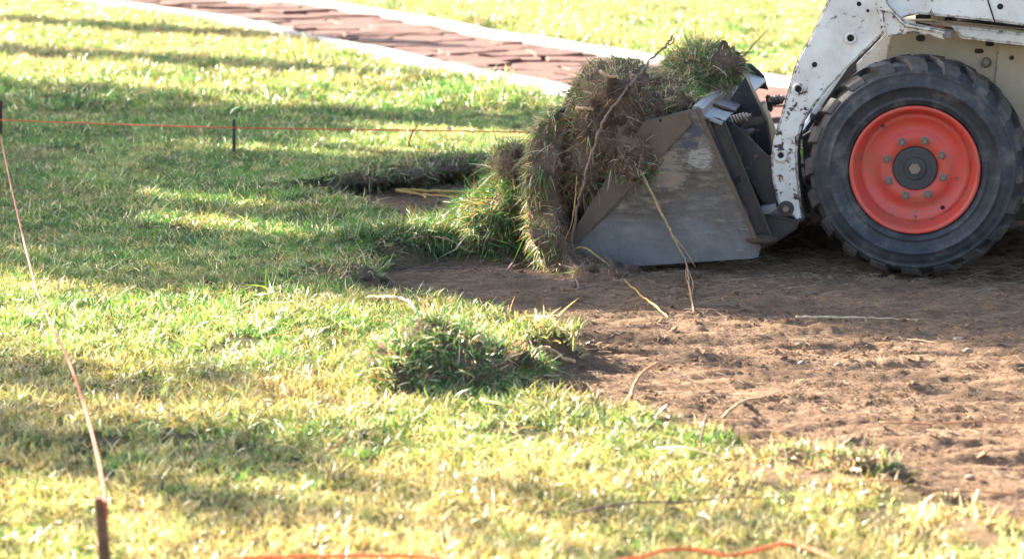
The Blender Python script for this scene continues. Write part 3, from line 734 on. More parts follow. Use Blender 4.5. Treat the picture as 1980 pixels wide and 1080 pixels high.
# fender rail, dark gap and boom
bm = bmesh.new(); prism(bm, trace([(1838, 50), (1870, 53), (2900, 162), (2900, 192), (1858, 75), (1848, 62)], .17), .17, .345, .008, 3); part('fender_rail', bm, MWHITE2)
bm = bmesh.new(); prism(bm, trace([(1758, 40), (1800, 41), (2900, 150), (2900, 158), (1840, 53), (1800, 47)], .20), .19, .30, .002); part('fender_edge', bm, MBEIGE)
bm = bmesh.new(); prism(bm, trace([(1800, 28), (1826, 30), (1826, 60), (1800, 57)], .26), .26, .30, .003); part('hose_bracket', bm, MBEIGE)
bm = bmesh.new(); prism(bm, trace([(1770, -60), (2900, 0), (2900, 170), (1770, 75)], .36), .37, 1.18); part('gap_shade_box', bm, MBLACK)  # solid black box paints the shade seen through the gap
for k, (a, b) in enumerate((((1850, 42), (2300, 75)), ((1880, 36), (2300, 84)))):
    bm = bmesh.new(); p, q = L(*a, .31), L(*b, .31); tube(bm, smooth_path([p, p.lerp(q, .3)+Vector((0, .01, .012*(1-2*k))), p.lerp(q, .7), q], 6), .012, 10); part('hydraulic_hose', bm, MHUB, smooth=True)
ARM = [(1640, -95), (1600, 0), (1583, 38), (1565, 76), (1543, 112), (1533, 140), (1523, 176), (1510, 222), (1497, 262), (1490, 300), (1492, 340), (1501, 385), (1510, 406), (1522, 414),
       (1534, 420), (1546, 431), (1555, 424), (1550, 395), (1544, 345), (1541, 300), (1543, 270), (1551, 243), (1575, 205), (1603, 170), (1642, 128), (1680, 92), (1710, 63),
       (1735, 40), (1752, 33), (1782, 28), (1800, 30), (1900, 40), (1980, 50), (2900, 140), (2900, -20), (2200, -95)]
AY = .085
bm = bmesh.new(); prism(bm, trace(ARM, AY), AY, AY+.15, .007, 3); arm = part('lift_arm', bm, MWHITE)
arm.data.materials.append(MFLG)
for p in arm.data.polygons:
    if abs(p.normal.y) < .2 and (p.normal.x > .3 or p.normal.z < -.3): p.material_index = 1
fa = arm.copy(); C.objects.link(fa); fa.location = (0, 1.55-2*AY-.15, 0)
def boss(px, py, ro, ri, name='pin_boss', m=MWHITE):
    bm = bmesh.new(); c = L(px, py, AY)
    lathe_y(bm, [(ro, .004), (ro, -.008), (ro-.004, -.011), (ri+.003, -.011), (ri, -.008), (ri, -.001)], 26, c); o = part(name, bm, m, arm, True)
    bm = bmesh.new(); lathe_y(bm, [(ri, -.0015), (0.0, -.0015)], 20, c); part('pin_hole', bm, MBLACK, arm)
boss(1645, 74, .023, .0135); boss(1544, 172, .023, .0135)
boss(1510, 300, .028, .012, 'pin_boss', MCAST)
for (x, y, r) in ((1575, 125, .0075), (1661, 8, .006), (1678, 21, .003), (1934, 13, .0085)):
    bm = bmesh.new(); c = L(x, y, AY); lathe_y(bm, [(r+.003, .004), (r+.003, -.0015), (r, -.002), (r, -.0005), (0.0, -.0005)], 16, c); part('bolt_hole', bm, MBLACK, arm)
bm = bmesh.new(); c = L(1520, 403, AY); lathe_y(bm, [(.031, .004), (.031, -.006), (.028, -.008), (.0, -.008)], 24, c); part('pivot_washer', bm, MBROWN, arm)
bm = bmesh.new(); lathe_y(bm, [(.0145, -.008), (.0145, -.017), (.012, -.019), (0.0, -.019)], 6, c); part('pivot_bolt', bm, MNUT, arm)
# seam of the boom plate
bm = bmesh.new(); prism(bm, trace([(1907, -4), (1910, -4), (1925, 43), (1922, 43)], AY-.001), AY-.0022, AY+.004); part('boom_seam', bm, MBLACK, arm)
# cast stop bracket in front of the boom
CB = [(1694, -20), (1714, -20), (1716, 5), (1730, 22), (1750, 42), (1760, 46), (1827, 59), (1824, 76), (1790, 68), (1766, 63), (1715, 72), (1708, 60), (1700, 32), (1693, 14)]
bm = bmesh.new(); prism(bm, trace(CB, .05), .050, .090, .005, 2); cb = part('stop_bracket', bm, MCAST)
bm = bmesh.new(); prism(bm, trace([(1694, -20), (1714, -20), (1716, 6), (1733, 27), (1752, 45), (1827, 60), (1826, 66), (1752, 53), (1740, 45), (1724, 25), (1708, 22), (1713, 68), (1708, 60), (1700, 32), (1693, 14)], .038), .038, .052, .003); part('bracket_rib', bm, MCAST, cb)
bm = bmesh.new(); prism(bm, trace([(1827, 60), (1839, 62), (1838, 74), (1827, 73)], .075), .07, .11, .003); part('rubber_stop', bm, MLIP, cb)
# tilt cylinder seen through the gap between arm and tyre
bm = bmesh.new(); tube(bm, [L(1690, 60, .62), L(1580, 214, .62)], .042, 20); tube(bm, [L(1592, 198, .62), L(1577, 219, .62)], .047, 20); cyl = part('tilt_cylinder', bm, MWHITE2)
bm = bmesh.new(); tube(bm, [L(1580, 214, .62), L(1520, 300, .62)], .017, 14); part('piston_rod', bm, MCHROME, cyl, True)
bm = bmesh.new(); prism(bm, trace([(1552, 262), (1572, 250), (1600, 300), (1610, 420), (1570, 430), (1556, 330)], .30), .27, .33, .004); part('lower_link', bm, MDARK)
bm = bmesh.new(); tube(bm, [L(1545, 330, .3), L(1580, 372, .3)], .02, 12); part('hydraulic_line', bm, MLIP, None, True)
# cab, engine hood: above the picture, kept simple but whole
bm = bmesh.new()
for x in (.12, 1.02):
    for y in (.36, 1.19): box(bm, (x+(.03 if x < .5 else 0), y, 1.42), (.07, .07, 1.0), None, .01)
box(bm, (.58, .775, 1.93), (1.10, .98, .06), None, .02); box(bm, (.6, .775, .99), (.98, .90, .12), None, .02); part('cab_frame', bm, MDARK)
bm = bmesh.new(); prism(bm, [(1.1, .35), (1.75, .35), (1.8, .7), (1.7, 1.15), (1.1, 1.2)], .36, 1.19, .02); part('engine_hood', bm, MWHITE2)

# ------------------------------------------------------------------ the bucket
BW = 1.62; OFF = -0.06
bk = empty('bucket_pivot', (0, 0, 0))
SIDE = [(1345, 211), (1331, 213), (1250, 231), (1225, 262), (1117, 432), (1092, 486), (1096, 525), (1190, 517.5), (1455, 500), (1466, 497), (1470, 484)]
s3 = trace(SIDE, 0)
bm = bmesh.new(); prism(bm, s3, 0, .012, .002); bucket = part('bucket', bm, MBUCK)
bpy.data.objects.remove(bk)
bm = bmesh.new(); prism(bm, s3, BW-.012, BW, .002); part('bucket_side', bm, MBUCK, bucket)
# floor, heel and back as one bent plate
sec = trace([(1000, 532), (1096, 524), (1440, 501), (1462, 494), (1467, 480), (1440, 405), (1340, 214)], 0)
th = .014; n = len(sec); bm = bmesh.new(); prof = [Vector((p[0], 0, p[1])) for p in sec]; inner = []
for i, p in enumerate(prof):
    t = (prof[min(i+1, n-1)]-prof[max(i-1, 0)]).normalized(); nn = Vector((-t.z, 0, t.x)); inner.append(p+nn*th)
poly = [(p.x, p.z) for p in prof]+[(p.x, p.z) for p in inner[::-1]]
prism(bm, poly, .013, BW-.013); part('bucket_shell', bm, MBUCK, bucket)
bm = bmesh.new(); e0, e1 = trace([(985, 533.5), (1090, 524)], 0); prism(bm, [(e0[0], e0[1]), (e1[0], e1[1]), (e1[0], e1[1]+.02), (e0[0]+.03, e0[1]+.02)], -.01, BW+.01, .002); part('cutting_edge', bm, MLIP, bucket)
bm = bmesh.new(); prism(bm, trace([(1331, 216), (1338, 240), (1118, 470), (1098, 486), (1117, 434), (1225, 264), (1252, 233)], -.008), -.012, -.0005, .002); part('side_cutter', bm, MSTRIP, bucket)
bm = bmesh.new(); c = L(1277, 233, -.012); lathe_y(bm, [(.006, .004), (.006, -.0012), (0, -.0012)], 14, c); part('bolt_hole', bm, MBLACK, bucket)
for (x, y, ln, wd, an, k) in ((1150, 432, .05, .016, 40, 1), (1185, 400, .055, .020, 43, 2), (1225, 362, .06, .015, 38, 3), (1262, 327, .045, .011, 42, 4), (1205, 380, .05, .012, 30, 5)):
    o = link('caked_soil', crumb_mesh(80+k, 4), MCAKE, bucket, True); o.location = L(x, y, -.002); o.scale = (ln, .004, wd); o.rotation_euler = (0, -R(an), 0)
# rear edge weld bead and rim
bm = bmesh.new(); prism(bm, trace([(1345, 210), (1352, 208), (1385, 282), (1472, 478), (1466, 490), (1440, 425), (1375, 280)], -.006), -.006, .010, .002); part('rear_rim', bm, MSTRIP, bucket)
# light top lip: band and shelf
def bar(name, A, B, size, m, parent=None, bev=.003):
    bm = bmesh.new(); A, B = Vector(A), Vector(B); d = B-A
    rot = d.to_track_quat('Y', 'Z').to_matrix(); box(bm, (A+B)/2, (size[0], d.length, size[1]), rot, bev); return part(name, bm, m, parent)
t0 = L(1345, 212, 0)
bm = bmesh.new(); prism(bm, [(t0.x-.02, t0.z-.06), (t0.x+.012, t0.z-.065), (t0.x+.03, t0.z-.03), (t0.x+.024, t0.z+.0), (t0.x+.006, t0.z+.012), (t0.x-.014, t0.z+.010)], .014, BW-.014, .004); part('top_lip', bm, MLIP, bucket)
bm = bmesh.new(); prism(bm, [(t0.x+.025, t0.z-.035), (t0.x+.100, t0.z-.060), (t0.x+.103, t0.z-.050), (t0.x+.028, t0.z-.024)], .02, BW-.02, .001); part('lip_shelf', bm, MLIP, bucket)
# corner gusset at the far end of the lip
bm = bmesh.new(); prism(bm, [(t0.x-.03, t0.z-.08), (t0.x+.11, t0.z-.10), (t0.x+.09, t0.z-.035), (t0.x+.03, t0.z+.018), (t0.x-.01, t0.z+.018)], BW-.012, BW+.012, .008); part('lip_end_plate', bm, MDARK, bucket)
for (yy, sx) in ((.30, .06), (1.08, .05)):
    o = link('mud_lump', crumb_mesh(20+int(yy*10), 3), MSOIL, bucket, True); o.location = (t0.x+.045, yy, t0.z-.03); o.scale = (sx*.7, sx*1.1, .012); o.rotation_euler = (0, .3, .4)
# quick attach plates behind the bucket
bm = bmesh.new(); prism(bm, trace([(1369, 226), (1391, 229), (1399, 235), (1490, 455), (1478, 475), (1468, 484), (1462, 470), (1452, 440)], .05), .05, .064, .002); fl = part('mounting_flange', bm, MDARK, bucket)
bm = bmesh.new(); prism(bm, trace([(1397, 232), (1400, 234), (1492, 454), (1489, 456)], .03), .034, .052, .001); part('flange_edge', bm, MBROWN, fl)
bm = bmesh.new(); prism(bm, trace([(1421, 343), (1431, 340), (1433, 352), (1424, 355)], .047), .0475, .055); part('flange_slot', bm, MBLACK, fl)
bm = bmesh.new(); prism(bm, trace([(1366, 228), (1371, 230), (1452, 432), (1468, 478), (1462, 482), (1440, 430)], .02), .014, .05, .001); part('flange_side', bm, MDARK, bucket)
bm = bmesh.new(); prism(bm, trace([(1400, 238), (1408, 232), (1415, 236), (1430, 248), (1505, 322), (1505, 395), (1475, 392), (1440, 330)], .17), .17, .186, .003); part('coupler_plate', bm, MDARK)
bm = bmesh.new(); prism(bm, trace([(1415, 240), (1500, 312), (1500, 330), (1430, 300)], .9), 1.28, 1.30, .003); part('coupler_plate', bm, MDARK)
bm = bmesh.new(); prism(bm, trace([(1440, 150), (1480, 235), (1490, 300), (1440, 330), (1380, 240)], .6), .62, .70, .004); part('coupler_rib', bm, MDARK)
bm = bmesh.new(); p0 = trace([(1395, 260), (1430, 250), (1490, 420), (1462, 440)], .3); prism(bm, p0, .30, 1.28, .004); part('coupler_back', bm, MDARK)
bm = bmesh.new(); prism(bm, trace([(1452, 285), (1475, 295), (1506, 330), (1510, 375), (1490, 340)], .34), .26, .36, .003); part('coupler_rib', bm, MBROWN)
bm = bmesh.new(); prism(bm, trace([(1470, 400), (1500, 393), (1502, 402), (1490, 412), (1474, 414)], .14), .13, .20, .003); part('latch_ledge', bm, MLIP)
bm = bmesh.new(); prism(bm, trace([(1474, 412), (1545, 426), (1541, 442), (1498, 470), (1478, 478), (1466, 486)], .16), .15, 1.3, .01); part('coupler_foot', bm, MBROWN)
o = link('mud_lump', crumb_mesh(33, 3), MSOIL, bucket, True); o.location = L(1476, 462, .03); o.scale = (.045, .06, .03)
def coil(a, b, yl, rad, turns, wire):
    A, B = L(*a, yl), L(*b, yl); d = (B-A); u = d.normalized().orthogonal().normalized(); v = d.normalized().cross(u); P = []
    for k in range(turns*14+1):
        t = k/(turns*14); an = t*turns*2*math.pi; P.append(A+d*t+(u*math.cos(an)+v*math.sin(an))*rad)
    bm = bmesh.new(); tube(bm, P, wire, 6); o = part('spring', bm, MNUT, None, True)
    bm = bmesh.new(); tube(bm, [A-d*.1, B+d*.12], rad*.72, 10); tube(bm, [B+d*.10, B+d*.26], rad*.5, 6); part('spring_rod', bm, MNUT, o)
coil((1414, 233), (1444, 225), .24, .0145, 5, .0062); coil((1488, 196), (1512, 191), 1.0, .016, 4, .007)
bar('latch_lever', L(1434, 238, .28), L(1478, 232, .28), (.016, .030), MBROWN, None, .006)
bar('latch_lever', L(1484, 183, 1.0), L(1491, 216, 1.0), (.03, .02), MBROWN, None, .006)
bm = bmesh.new(); tube(bm, [L(1440, 258, .22), L(1455, 254, .30)], .012, 10); part('pivot_pin', bm, MBROWN)

OFF = 0.0
# ------------------------------------------------------------------ sods
def blob(center, lobes, sub=5, amp=.10, freq=9, seed=0):
    """star shaped union of ellipsoids around center, roughened; returns bmesh-free arrays"""
    bm = bmesh.new(); bmesh.ops.create_icosphere(bm, subdivisions=sub, radius=1)
    d = np.array([v.co[:] for v in bm.verts]); f = np.array([[v.index for v in p.verts] for p in bm.faces]); bm.free()
    r = np.zeros(len(d)); c0 = np.array(center)
    for (c, rad) in lobes:
        rad = np.array(rad); o = (c0-np.array(c))/rad; dd = d/rad
        A = (dd*dd).sum(1); B = 2*(dd*o).sum(1); Cc = (o*o).sum()-1
        disc = B*B-4*A*Cc; t = np.where(disc > 0, (-B+np.sqrt(np.maximum(disc, 0)))/(2*A), 0); r = np.maximum(r, t)
    p = c0+d*r[:, None]
    nz = .8*fbm(p[:, 0]*freq, p[:, 1]*freq, p[:, 2]*freq, seed=seed, octv=5, gain=.6)+.5*(.22-np.abs(fbm(p[:, 0]*freq*1.6, p[:, 1]*freq*1.6, p[:, 2]*freq*1.6, seed=seed+40, octv=3)))
    p = c0+d*(r*(1+amp*2*nz))[:, None]
    return p, f
def tri_sample(p, f, n, rg):
    a, b, c = p[f[:, 0]], p[f[:, 1]], p[f[:, 2]]; nr = np.cross(b-a, c-a); ar = np.linalg.norm(nr, axis=1)
    k = rg.choice(len(f), n, p=ar/ar.sum()); u, v = rg.random(n), rg.random(n); s = u+v > 1; u[s], v[s] = 1-u[s], 1-v[s]
    nn = nr[k]/(ar[k][:, None]+1e-12)
    return a[k]+(b-a)[k]*u[:, None]+(c-a)[k]*v[:, None], nn
def dress(root, p, f, weight, nb, blade, dry, nf, seed, up=.5, fibre_dark=1.0, comb=None, shade=1.0):
    """grass where weight is 1, hanging root fibres where it is 0; arrays are relative to root"""
    rg = np.random.default_rng(seed); off = np.array(root.location[:])
    P, N = tri_sample(p, f, nb, rg); w = weight(P+off, N); k = rg.random(len(P)) < w; P, N = P[k][:nb//6], N[k][:nb//6]; m_ = len(P)
    if m_:
        q = rg.integers(0, m_, nb); tdir = rg.normal(0, .55, (m_, 3)); tl = rg.uniform(.55, 1.35, m_); td = rg.random(m_)*.5-.25
        P, N = P[q]+rg.normal(0, .008, (nb, 3)), N[q]; n = nb
        d = N+tdir[q]+rg.normal(0, .30, (n, 3))+np.array([0, 0, up])
        if comb is not None: d = d+np.array(comb)
        bend = rg.normal(0, .28, (n, 3)); bend[:, 2] -= rg.uniform(0.15, .95, n)
        g = blades('grass_blades', P-N*.006, d, blade*tl[q]*rg.uniform(.4, 1.25, n), rg.uniform(.0024, .0050, n), bend, pick_cols(n, dry+td[q], rg)*shade, 4, seed)
        tag(link('grass_blades', g, MBLADE2, root), kind='stuff')
    P, N = tri_sample(p, f, nf*3, rg); w = 1-weight(P+off, N); k = rg.random(len(P)) < np.clip(w, .12, 1); P, N = P[k][:nf], N[k][:nf]; n = len(P)
    if n:
        T = np.cross(N, rg.normal(size=(n, 3))); T /= np.linalg.norm(T, axis=1, keepdims=True)+1e-9
        d = T+N*rg.uniform(.1, .8, (n, 1)); bend = -N*rg.uniform(0, .7, (n, 1))+rg.normal(0, .5, (n, 3)); bend[:, 2] -= .35
        base = np.array([(.34, .235, .16), (.23, .155, .105), (.48, .36, .25), (.12, .08, .058)])[rg.choice(4, n, p=[.38, .34, .10, .18])]*fibre_dark
        g = blades('root_fibres', P-N*.004, d, rg.uniform(.015, .07, n), rg.uniform(.0009, .0022, n), bend, base*rg.uniform(.6, 1.3, (n, 1)), 5, seed+1)
        tag(link('root_fibres', g, MFIB, root), kind='stuff')
LUMPS = [crumb_mesh(120+i, 3) for i in range(4)]
for m_ in LUMPS: m_.materials.append(MSOIL); m_.shade_smooth()
def lumps(o, p, f, weight, n, seed):
    rg = np.random.default_rng(seed+9); P, N = tri_sample(p, f, n*30, rg); w = weight(P+np.array(o.location[:]), N); k = (w < .5) & (N[:, 1] < .2); P, N = P[k][:n], N[k][:n]
    for a, b in zip(P, N):
        c = bpy.data.objects.new('soil_lump', LUMPS[rg.integers(0, 4)]); C.objects.link(c); c.parent = o
        r = rg.uniform(.010, .030); c.location = a+b*r*.2; c.scale = (r, r, r); c.rotation_euler = rg.uniform(0, 6.28, 3)
def sod(label, lobes, weight, nb=3500, blade=.06, dry=.25, nf=2600, amp=.10, seed=0, up=.4, sub=5, cat='sod', m=None, comb=None, freq=9, shade=1.0, nl=8):
    c = Vector(lobes[0][0]); p, f = blob(c, lobes, sub, amp, freq, seed)
    o = empty('sod_clod', c); tag(o, label, cat, 'torn sods of turf')
    p = p-np.array(c[:])
    link('soil', mesh_np('soil', p, tris=f), m or MSOIL, o, True)
    dress(o, p, f, weight, nb, blade, dry, nf, seed+77, up, comb=comb, shade=shade); lumps(o, p, f, weight, nl, seed); return o
def lobe(px, py, yl, rx, rz, ry):
    s = F_PX/8.6; return (LW(px, py, yl), (rx/s, ry, rz/s))
def ell(px, cx, cy, rx, ry, soft=.35):
    r = np.sqrt(((px[:, 0]-cx)/rx)**2+((px[:, 1]-cy)/ry)**2); return np.clip((1+soft/2-r)/soft, 0, 1)
def facing(N): return np.clip(-N[:, 1]*1.6-.05, 0, 1)
# big clod spilling over the near corner of the bucket
def wA(P, N):
    px = PROJ(P); s = np.maximum.reduce([ell(px, 1185, 215, 62, 85), ell(px, 1215, 265, 45, 60), ell(px, 1110, 330, 30, 70), ell(px, 1265, 180, 55, 30)*.8])
    return np.clip(1-s*facing(N), 0, 1)*np.where(N[:, 2] < -.75, .15, 1)
sod('large root bound sod clod heaped over the near bucket corner', [lobe(1175, 240, .18, 90, 100, .30), lobe(1130, 300, .16, 70, 70, .28), lobe(1190, 180, .2, 75, 62, .3),
    lobe(1216, 292, .0, 54, 64, .14), lobe(1265, 195, .3, 75, 40, .3), lobe(1085, 265, .25, 42, 50, .25)], wA, 7500, .052, .55, 11000, .19, 1, freq=8, shade=.85, nl=34)
# green sod at the back of the heap
def wB(P, N):
    px = PROJ(P); return np.clip(1-ell(px, 1405, 110, 28, 22)*.9, 0, 1)
sod('bushy green sod on top of the heap near the lift arm', [lobe(1358, 126, .75, 58, 40, .22), lobe(1330, 142, .7, 44, 38, .25), lobe(1396, 122, .8, 38, 34, .2)], wB, 5600, .066, .38, 1200, .16, 2, up=.45, shade=.8)
sod('flat grassy sod lying between the two bigger clods', [lobe(1305, 200, .42, 66, 34, .30), lobe(1285, 190, .5, 55, 34, .3)], lambda P, N: np.where(N[:, 2] > -.3, 1.0, .2), 3200, .06, .35, 900, .10, 3, up=.6)
# dark fill inside the bucket
sod('dark soil filling the far half of the bucket', [(M2W((L(1250, 330, .9).x, .95, .22)), (.36, .52, .24))], lambda P, N: np.where(N[:, 2] > .2, .8, .0), 2600, .06, .3, 1500, .12, 9, cat='soil')
# bright sod pushed along in front
def wD(P, N):
    px = PROJ(P); return np.clip(1-np.clip((px[:, 1]-478)/30, 0, 1), 0, 1)*np.where(N[:, 2] < -.6, .1, 1)
sod('bright green sod pushed along the ground before the bucket', [lobe(945, 440, .16, 66, 70, .20), lobe(980, 400, .2, 45, 62, .2), lobe(905, 462, .14, 48, 42, .18), lobe(985, 492, .12, 56, 28, .18)], wD, 6500, .075, .22, 2600, .14, 4, up=.15, comb=(-.35, -.25, .1), shade=.8)
def wE(P, N):
    px = PROJ(P); return np.clip(1-ell(px, 992, 315, 36, 34)*facing(N), 0, 1)*np.where(N[:, 2] < -.7, .1, 1)
sod('small clod with a brown root face and grass tuft on top', [lobe(992, 318, .26, 44, 42, .15), lobe(985, 365, .26, 40, 40, .15)], wE, 1900, .065, .33, 2200, .12, 5)
# peeled strip hanging down the bucket mouth: a curved slab, grass outside, root mat inside
def hanging_strip():
    cl = [(1080, 225), (1060, 280), (1050, 340), (1048, 395), (1058, 450), (1086, 514), (1130, 550), (1205, 563)]
    ylp = [-.08, -.09, -.11, -.13, -.16, -.24, -.34, -.42]
    S = smooth_path([L(x, y, k) for (x, y), k in zip(cl, ylp)], 8); YO = [p.y for p in S]; S = [Vector((p.x, 0, p.z)) for p in S]
    n = len(S); W = 22; TH = 10; thick = .115; co, gi = [], {}
    y0, y1 = 0.0, .55
    c = M2W((S[n//2].x, 0, S[n//2].z))
    nrm = []
    for i in range(n):
        t = (S[min(i+1, n-1)]-S[max(i-1, 0)]).normalized(); nrm.append(Vector((t.z, 0, -t.x)))      # outward: left / down
    ring = [(0, k/TH) for k in range(TH)]+[(k/W, 1) for k in range(W)]+[(1, 1-k/TH) for k in range(TH)]+[(1-k/W, 0) for k in range(W)]
    m_ = len(ring)
    for i in range(n):
        tp = min(1, (n-1-i)/7+.35, i/5+.35)
        for (wy, wt) in ring:
            yy = YO[i]+y0+(y1-y0)*wy+.03*math.sin(i*.35)*(1 if wy < .5 else 0)
            q = S[i]+nrm[i]*(wt-.45)*thick*tp; co.append((q.x, yy, q.z))
    co = np.array(co); nz = fbm(co[:, 0]*16, co[:, 1]*16, co[:, 2]*16, seed=71, octv=4, gain=.6)
    nv = np.repeat(np.array([v[:] for v in nrm]), m_, 0); co = co+nv*(nz*.022)[:, None]; co[:, 1] += fbm(co[:, 0]*14+3, co[:, 1]*3, co[:, 2]*14, seed=72, octv=4)*.035
    wc = np.array([M2W(p)[:] for p in co])-np.array(c[:])
    quads = [(i*m_+k, i*m_+(k+1) % m_, (i+1)*m_+(k+1) % m_, (i+1)*m_+k) for i in range(n-1) for k in range(m_)]
    tris = []
    for a, b, cc, d in quads: tris += [(a, b, cc), (a, cc, d)]
    o = empty('sod_strip', c); tag(o, 'peeled sod strip curling down across the bucket mouth', 'sod', 'torn sods of turf')
    tr = np.array(tris)
    cen = wc[tr].mean(1); nn = np.cross(wc[tr[:, 1]]-wc[tr[:, 0]], wc[tr[:, 2]]-wc[tr[:, 0]])
    outw = np.repeat(np.array([(MX*v.x+Vector((0, 0, v.z)))[:] for v in nrm[:-1]]), m_*2, 0)
    # orient: faces on the outer rim should look outward
    lab = np.array([ring[k][1] for i in range(n-1) for k in range(m_) for _ in (0, 1)])
    if (nn*outw).sum(1)[lab == 1].sum() < 0: tr = tr[:, ::-1]
    link('soil', mesh_np('soil', wc, tris=tr), MSOILD, o, True)
    ctr = np.array([(M_ROOT+MX*p.x+Vector((0, 0, p.z)))[:] for p in S]); onw = np.array([(MX*v.x+Vector((0, 0, v.z)))[:] for v in nrm])
    def w(P, N):
        k = ((P[:, None, [0, 2]]-ctr[None, ::3, [0, 2]]+0)**2).sum(2).argmin(1)*3
        k = np.minimum(k, n-1); rel = ((P-ctr[k])*onw[k]*np.array([1, 0, 1])).sum(1); s = (N*onw[k]).sum(1)
        return np.where(rel > .012+.02*fbm(P[:, 0]*20, P[:, 1]*20, P[:, 2]*20, seed=5), 1.0, np.clip(s*1.7, 0, 1)*.6)
    lumps(o, wc, tr, w, 26, 5)
    dress(o, wc, tr, w, 8500, .050, .50, 7000, 171, .0, 1.05, comb=(-.25, -.3, 0), shade=.95)
hanging_strip()
# flap of turf folded up out of the lawn in the foreground
def gl(px, py, z, rx, ry, rz): 
    p = G(px, py, z); return (p, (rx, ry, rz))
def wF(P, N):
    px = PROJ(P); return np.clip(1-ell(px, 1005, 698, 34, 18)*.95, 0, 1)
sod('mound of folded up turf standing proud of the lawn edge', [gl(825, 735, -.02, .16, .17, .190), gl(880, 738, -.02, .20, .15, .150), gl(770, 752, -.02, .12, .16, .15), gl(950, 724, -.03, .16, .11, .075), gl(850, 700, -.03, .2, .2, .13)], wF, 22000, .050, .32, 500, .08, 6, up=.6, freq=6)
def wG(P, N):
    px = PROJ(P); return np.clip(1-ell(px, 690, 548, 60, 16)*.9, 0, 1)
sod('low grassy lump at the cut lawn edge below the yellow roots', [gl(668, 548, -.02, .13, .10, .075), gl(620, 545, -.03, .11, .10, .07)], wG, 2600, .055, .40, 700, .08, 7, up=.7)
def wL(P, N): return np.where(N[:, 2] > -.1, 1.0, .25)
sod('raised torn turf lip along the far cut behind the yellow roots', [gl(760, 338, .0, .22, .09, .045), gl(840, 326, .0, .24, .09, .055), gl(690, 346, .0, .16, .08, .035), gl(905, 318, .0, .2, .09, .05)], wL, 3000, .070, .28, 1600, .16, 11, up=.35, comb=(.15, -.55, 0), shade=.75)
sod('ragged turf tongue end drooping left of the bright sod', [gl(790, 468, -.01, .18, .08, .055), gl(725, 476, -.01, .15, .08, .045), gl(840, 452, -.01, .10, .08, .04)], wL, 5200, .095, .16, 800, .14, 12, up=.30, comb=(.35, -.5, 0), shade=.75)
sod('crumbling sod edge at the lower right of the soil bed', [gl(1640, 935, -.04, .17, .08, .080), gl(1560, 925, -.04, .14, .08, .085)], lambda P, N: np.where(N[:, 2] > .35, .9, 0), 1500, .05, .5, 1200, .12, 8, up=.5)

# ------------------------------------------------------------------ roots, twigs, straws
def stick(name, label, pts, r0, r1, m, forks=(), wob=.002, n=7, cat='root', seed=0, group=None):
    pts = [Vector(p) for p in pts]; c = pts[0].copy(); S = smooth_path([p-c for p in pts], 6, wob*1.7, seed)
    bm = bmesh.new(); rr = random.Random(seed); k = len(S)
    tube(bm, S, [(r0+(r1-r0)*i/(k-1))*rr.uniform(.7, 1.25) for i in range(k)], n)
    for fk in forks:
        q = smooth_path([Vector(p)-c for p in fk], 4, wob*.6, seed+3); tube(bm, q, [(r0*.6)+(r1*.5-r0*.6)*i/(len(q)-1) for i in range(len(q))], 6)
    o = link(name, bm_mesh(name, bm), m, None, True); o.location = c; tag(o, label, cat, group); return o
def LG(px, py, yl):
    p = LW(px, py, yl); return p if p.z > DIRT_Z+.014 else G(px, py, DIRT_Z+.014)
def lw(pts): return [LG(*p) for p in pts]
stick('branch', 'long grey brown branch poking up from the heap and hanging past the bucket', lw([(1302, 70, .2), (1285, 90, .15), (1262, 112, .08), (1240, 140, -.02), (1215, 168, -.12), (1195, 195, -.16), (1172, 225, -.18), (1152, 275, -.19), (1138, 320, -.19), (1124, 370, -.18), (1112, 420, -.16), (1106, 470, -.14), (1108, 515, -.12), (1120, 558, -.1)]), .0042, .006, MROOTB,
      [lw([(1152, 275, -.19), (1146, 300, -.2), (1147, 318, -.2)]), lw([(1285, 90, .15), (1300, 84, .14), (1303, 76, .14)])], .003, 8, 'branch', 1)
stick('root', 'pale forked root dangling in front of the grey bucket side', lw([(1228, 296, -.09), (1236, 322, -.1), (1262, 378, -.1), (1290, 435, -.1), (1312, 478, -.1), (1328, 510, -.1), (1332, 545, -.1), (1342, 602, -.09)]), .0055, .003, MROOTP,
      [lw([(1300, 455, -.1), (1322, 480, -.1), (1345, 516, -.1)]), lw([(1328, 512, -.1), (1326, 535, -.1), (1334, 556, -.1)]), lw([(1330, 520, -.1), (1340, 548, -.1), (1337, 575, -.1)]), lw([(1295, 440, -.1), (1302, 462, -.1), (1308, 470, -.1)])], .0015, 7, 'root', 2)
stick('root', 'pale root slanting from the hanging strip down to the soil', lw([(1108, 482, -.12), (1125, 478, -.13), (1145, 488, -.13), (1180, 516, -.14), (1215, 548, -.16), (1245, 575, -.18)])+[G(1272, 595, -.055), G(1293, 614, -.062)], .0045, .0032, MROOTY, (), .0012, 7, 'root', 3)
stick('root', 'thin orange root hanging beside the brown branch', lw([(1116, 340, -.12), (1112, 380, -.13), (1105, 430, -.14), (1090, 470, -.14)]), .0028, .0018, MROOTY, (), .0012, 6, 'root', 4)
stick('root', 'short stubby pale root at the top of the big clod', lw([(1160, 138, -.09), (1176, 147, -.11), (1195, 148, -.1)]), .0065, .005, MROOTP, (), .001, 8, 'root', 5)
stick('root', 'short cut root stub on the big clod left of the branch', lw([(1115, 209, -.1), (1132, 210, -.12), (1146, 212, -.1)]), .0068, .0068, MROOTP, (), .0006, 8, 'root', 6)
stick('twig', 'thin dark twig rising right from the green sod', lw([(1438, 108, .8), (1458, 86, .8), (1480, 62, .8)]), .0035, .002, MTWIG, (), .001, 6, 'twig', 7)
stick('root', 'gnarled root below the bright sod by the cutting edge', lw([(960, 525, .25), (985, 520, .22), (995, 497, .2), (990, 480, .2)]), .007, .006, MROOTB, [lw([(985, 520, .22), (1010, 508, .2), (1040, 504, .2)])], .002, 8, 'root', 8)
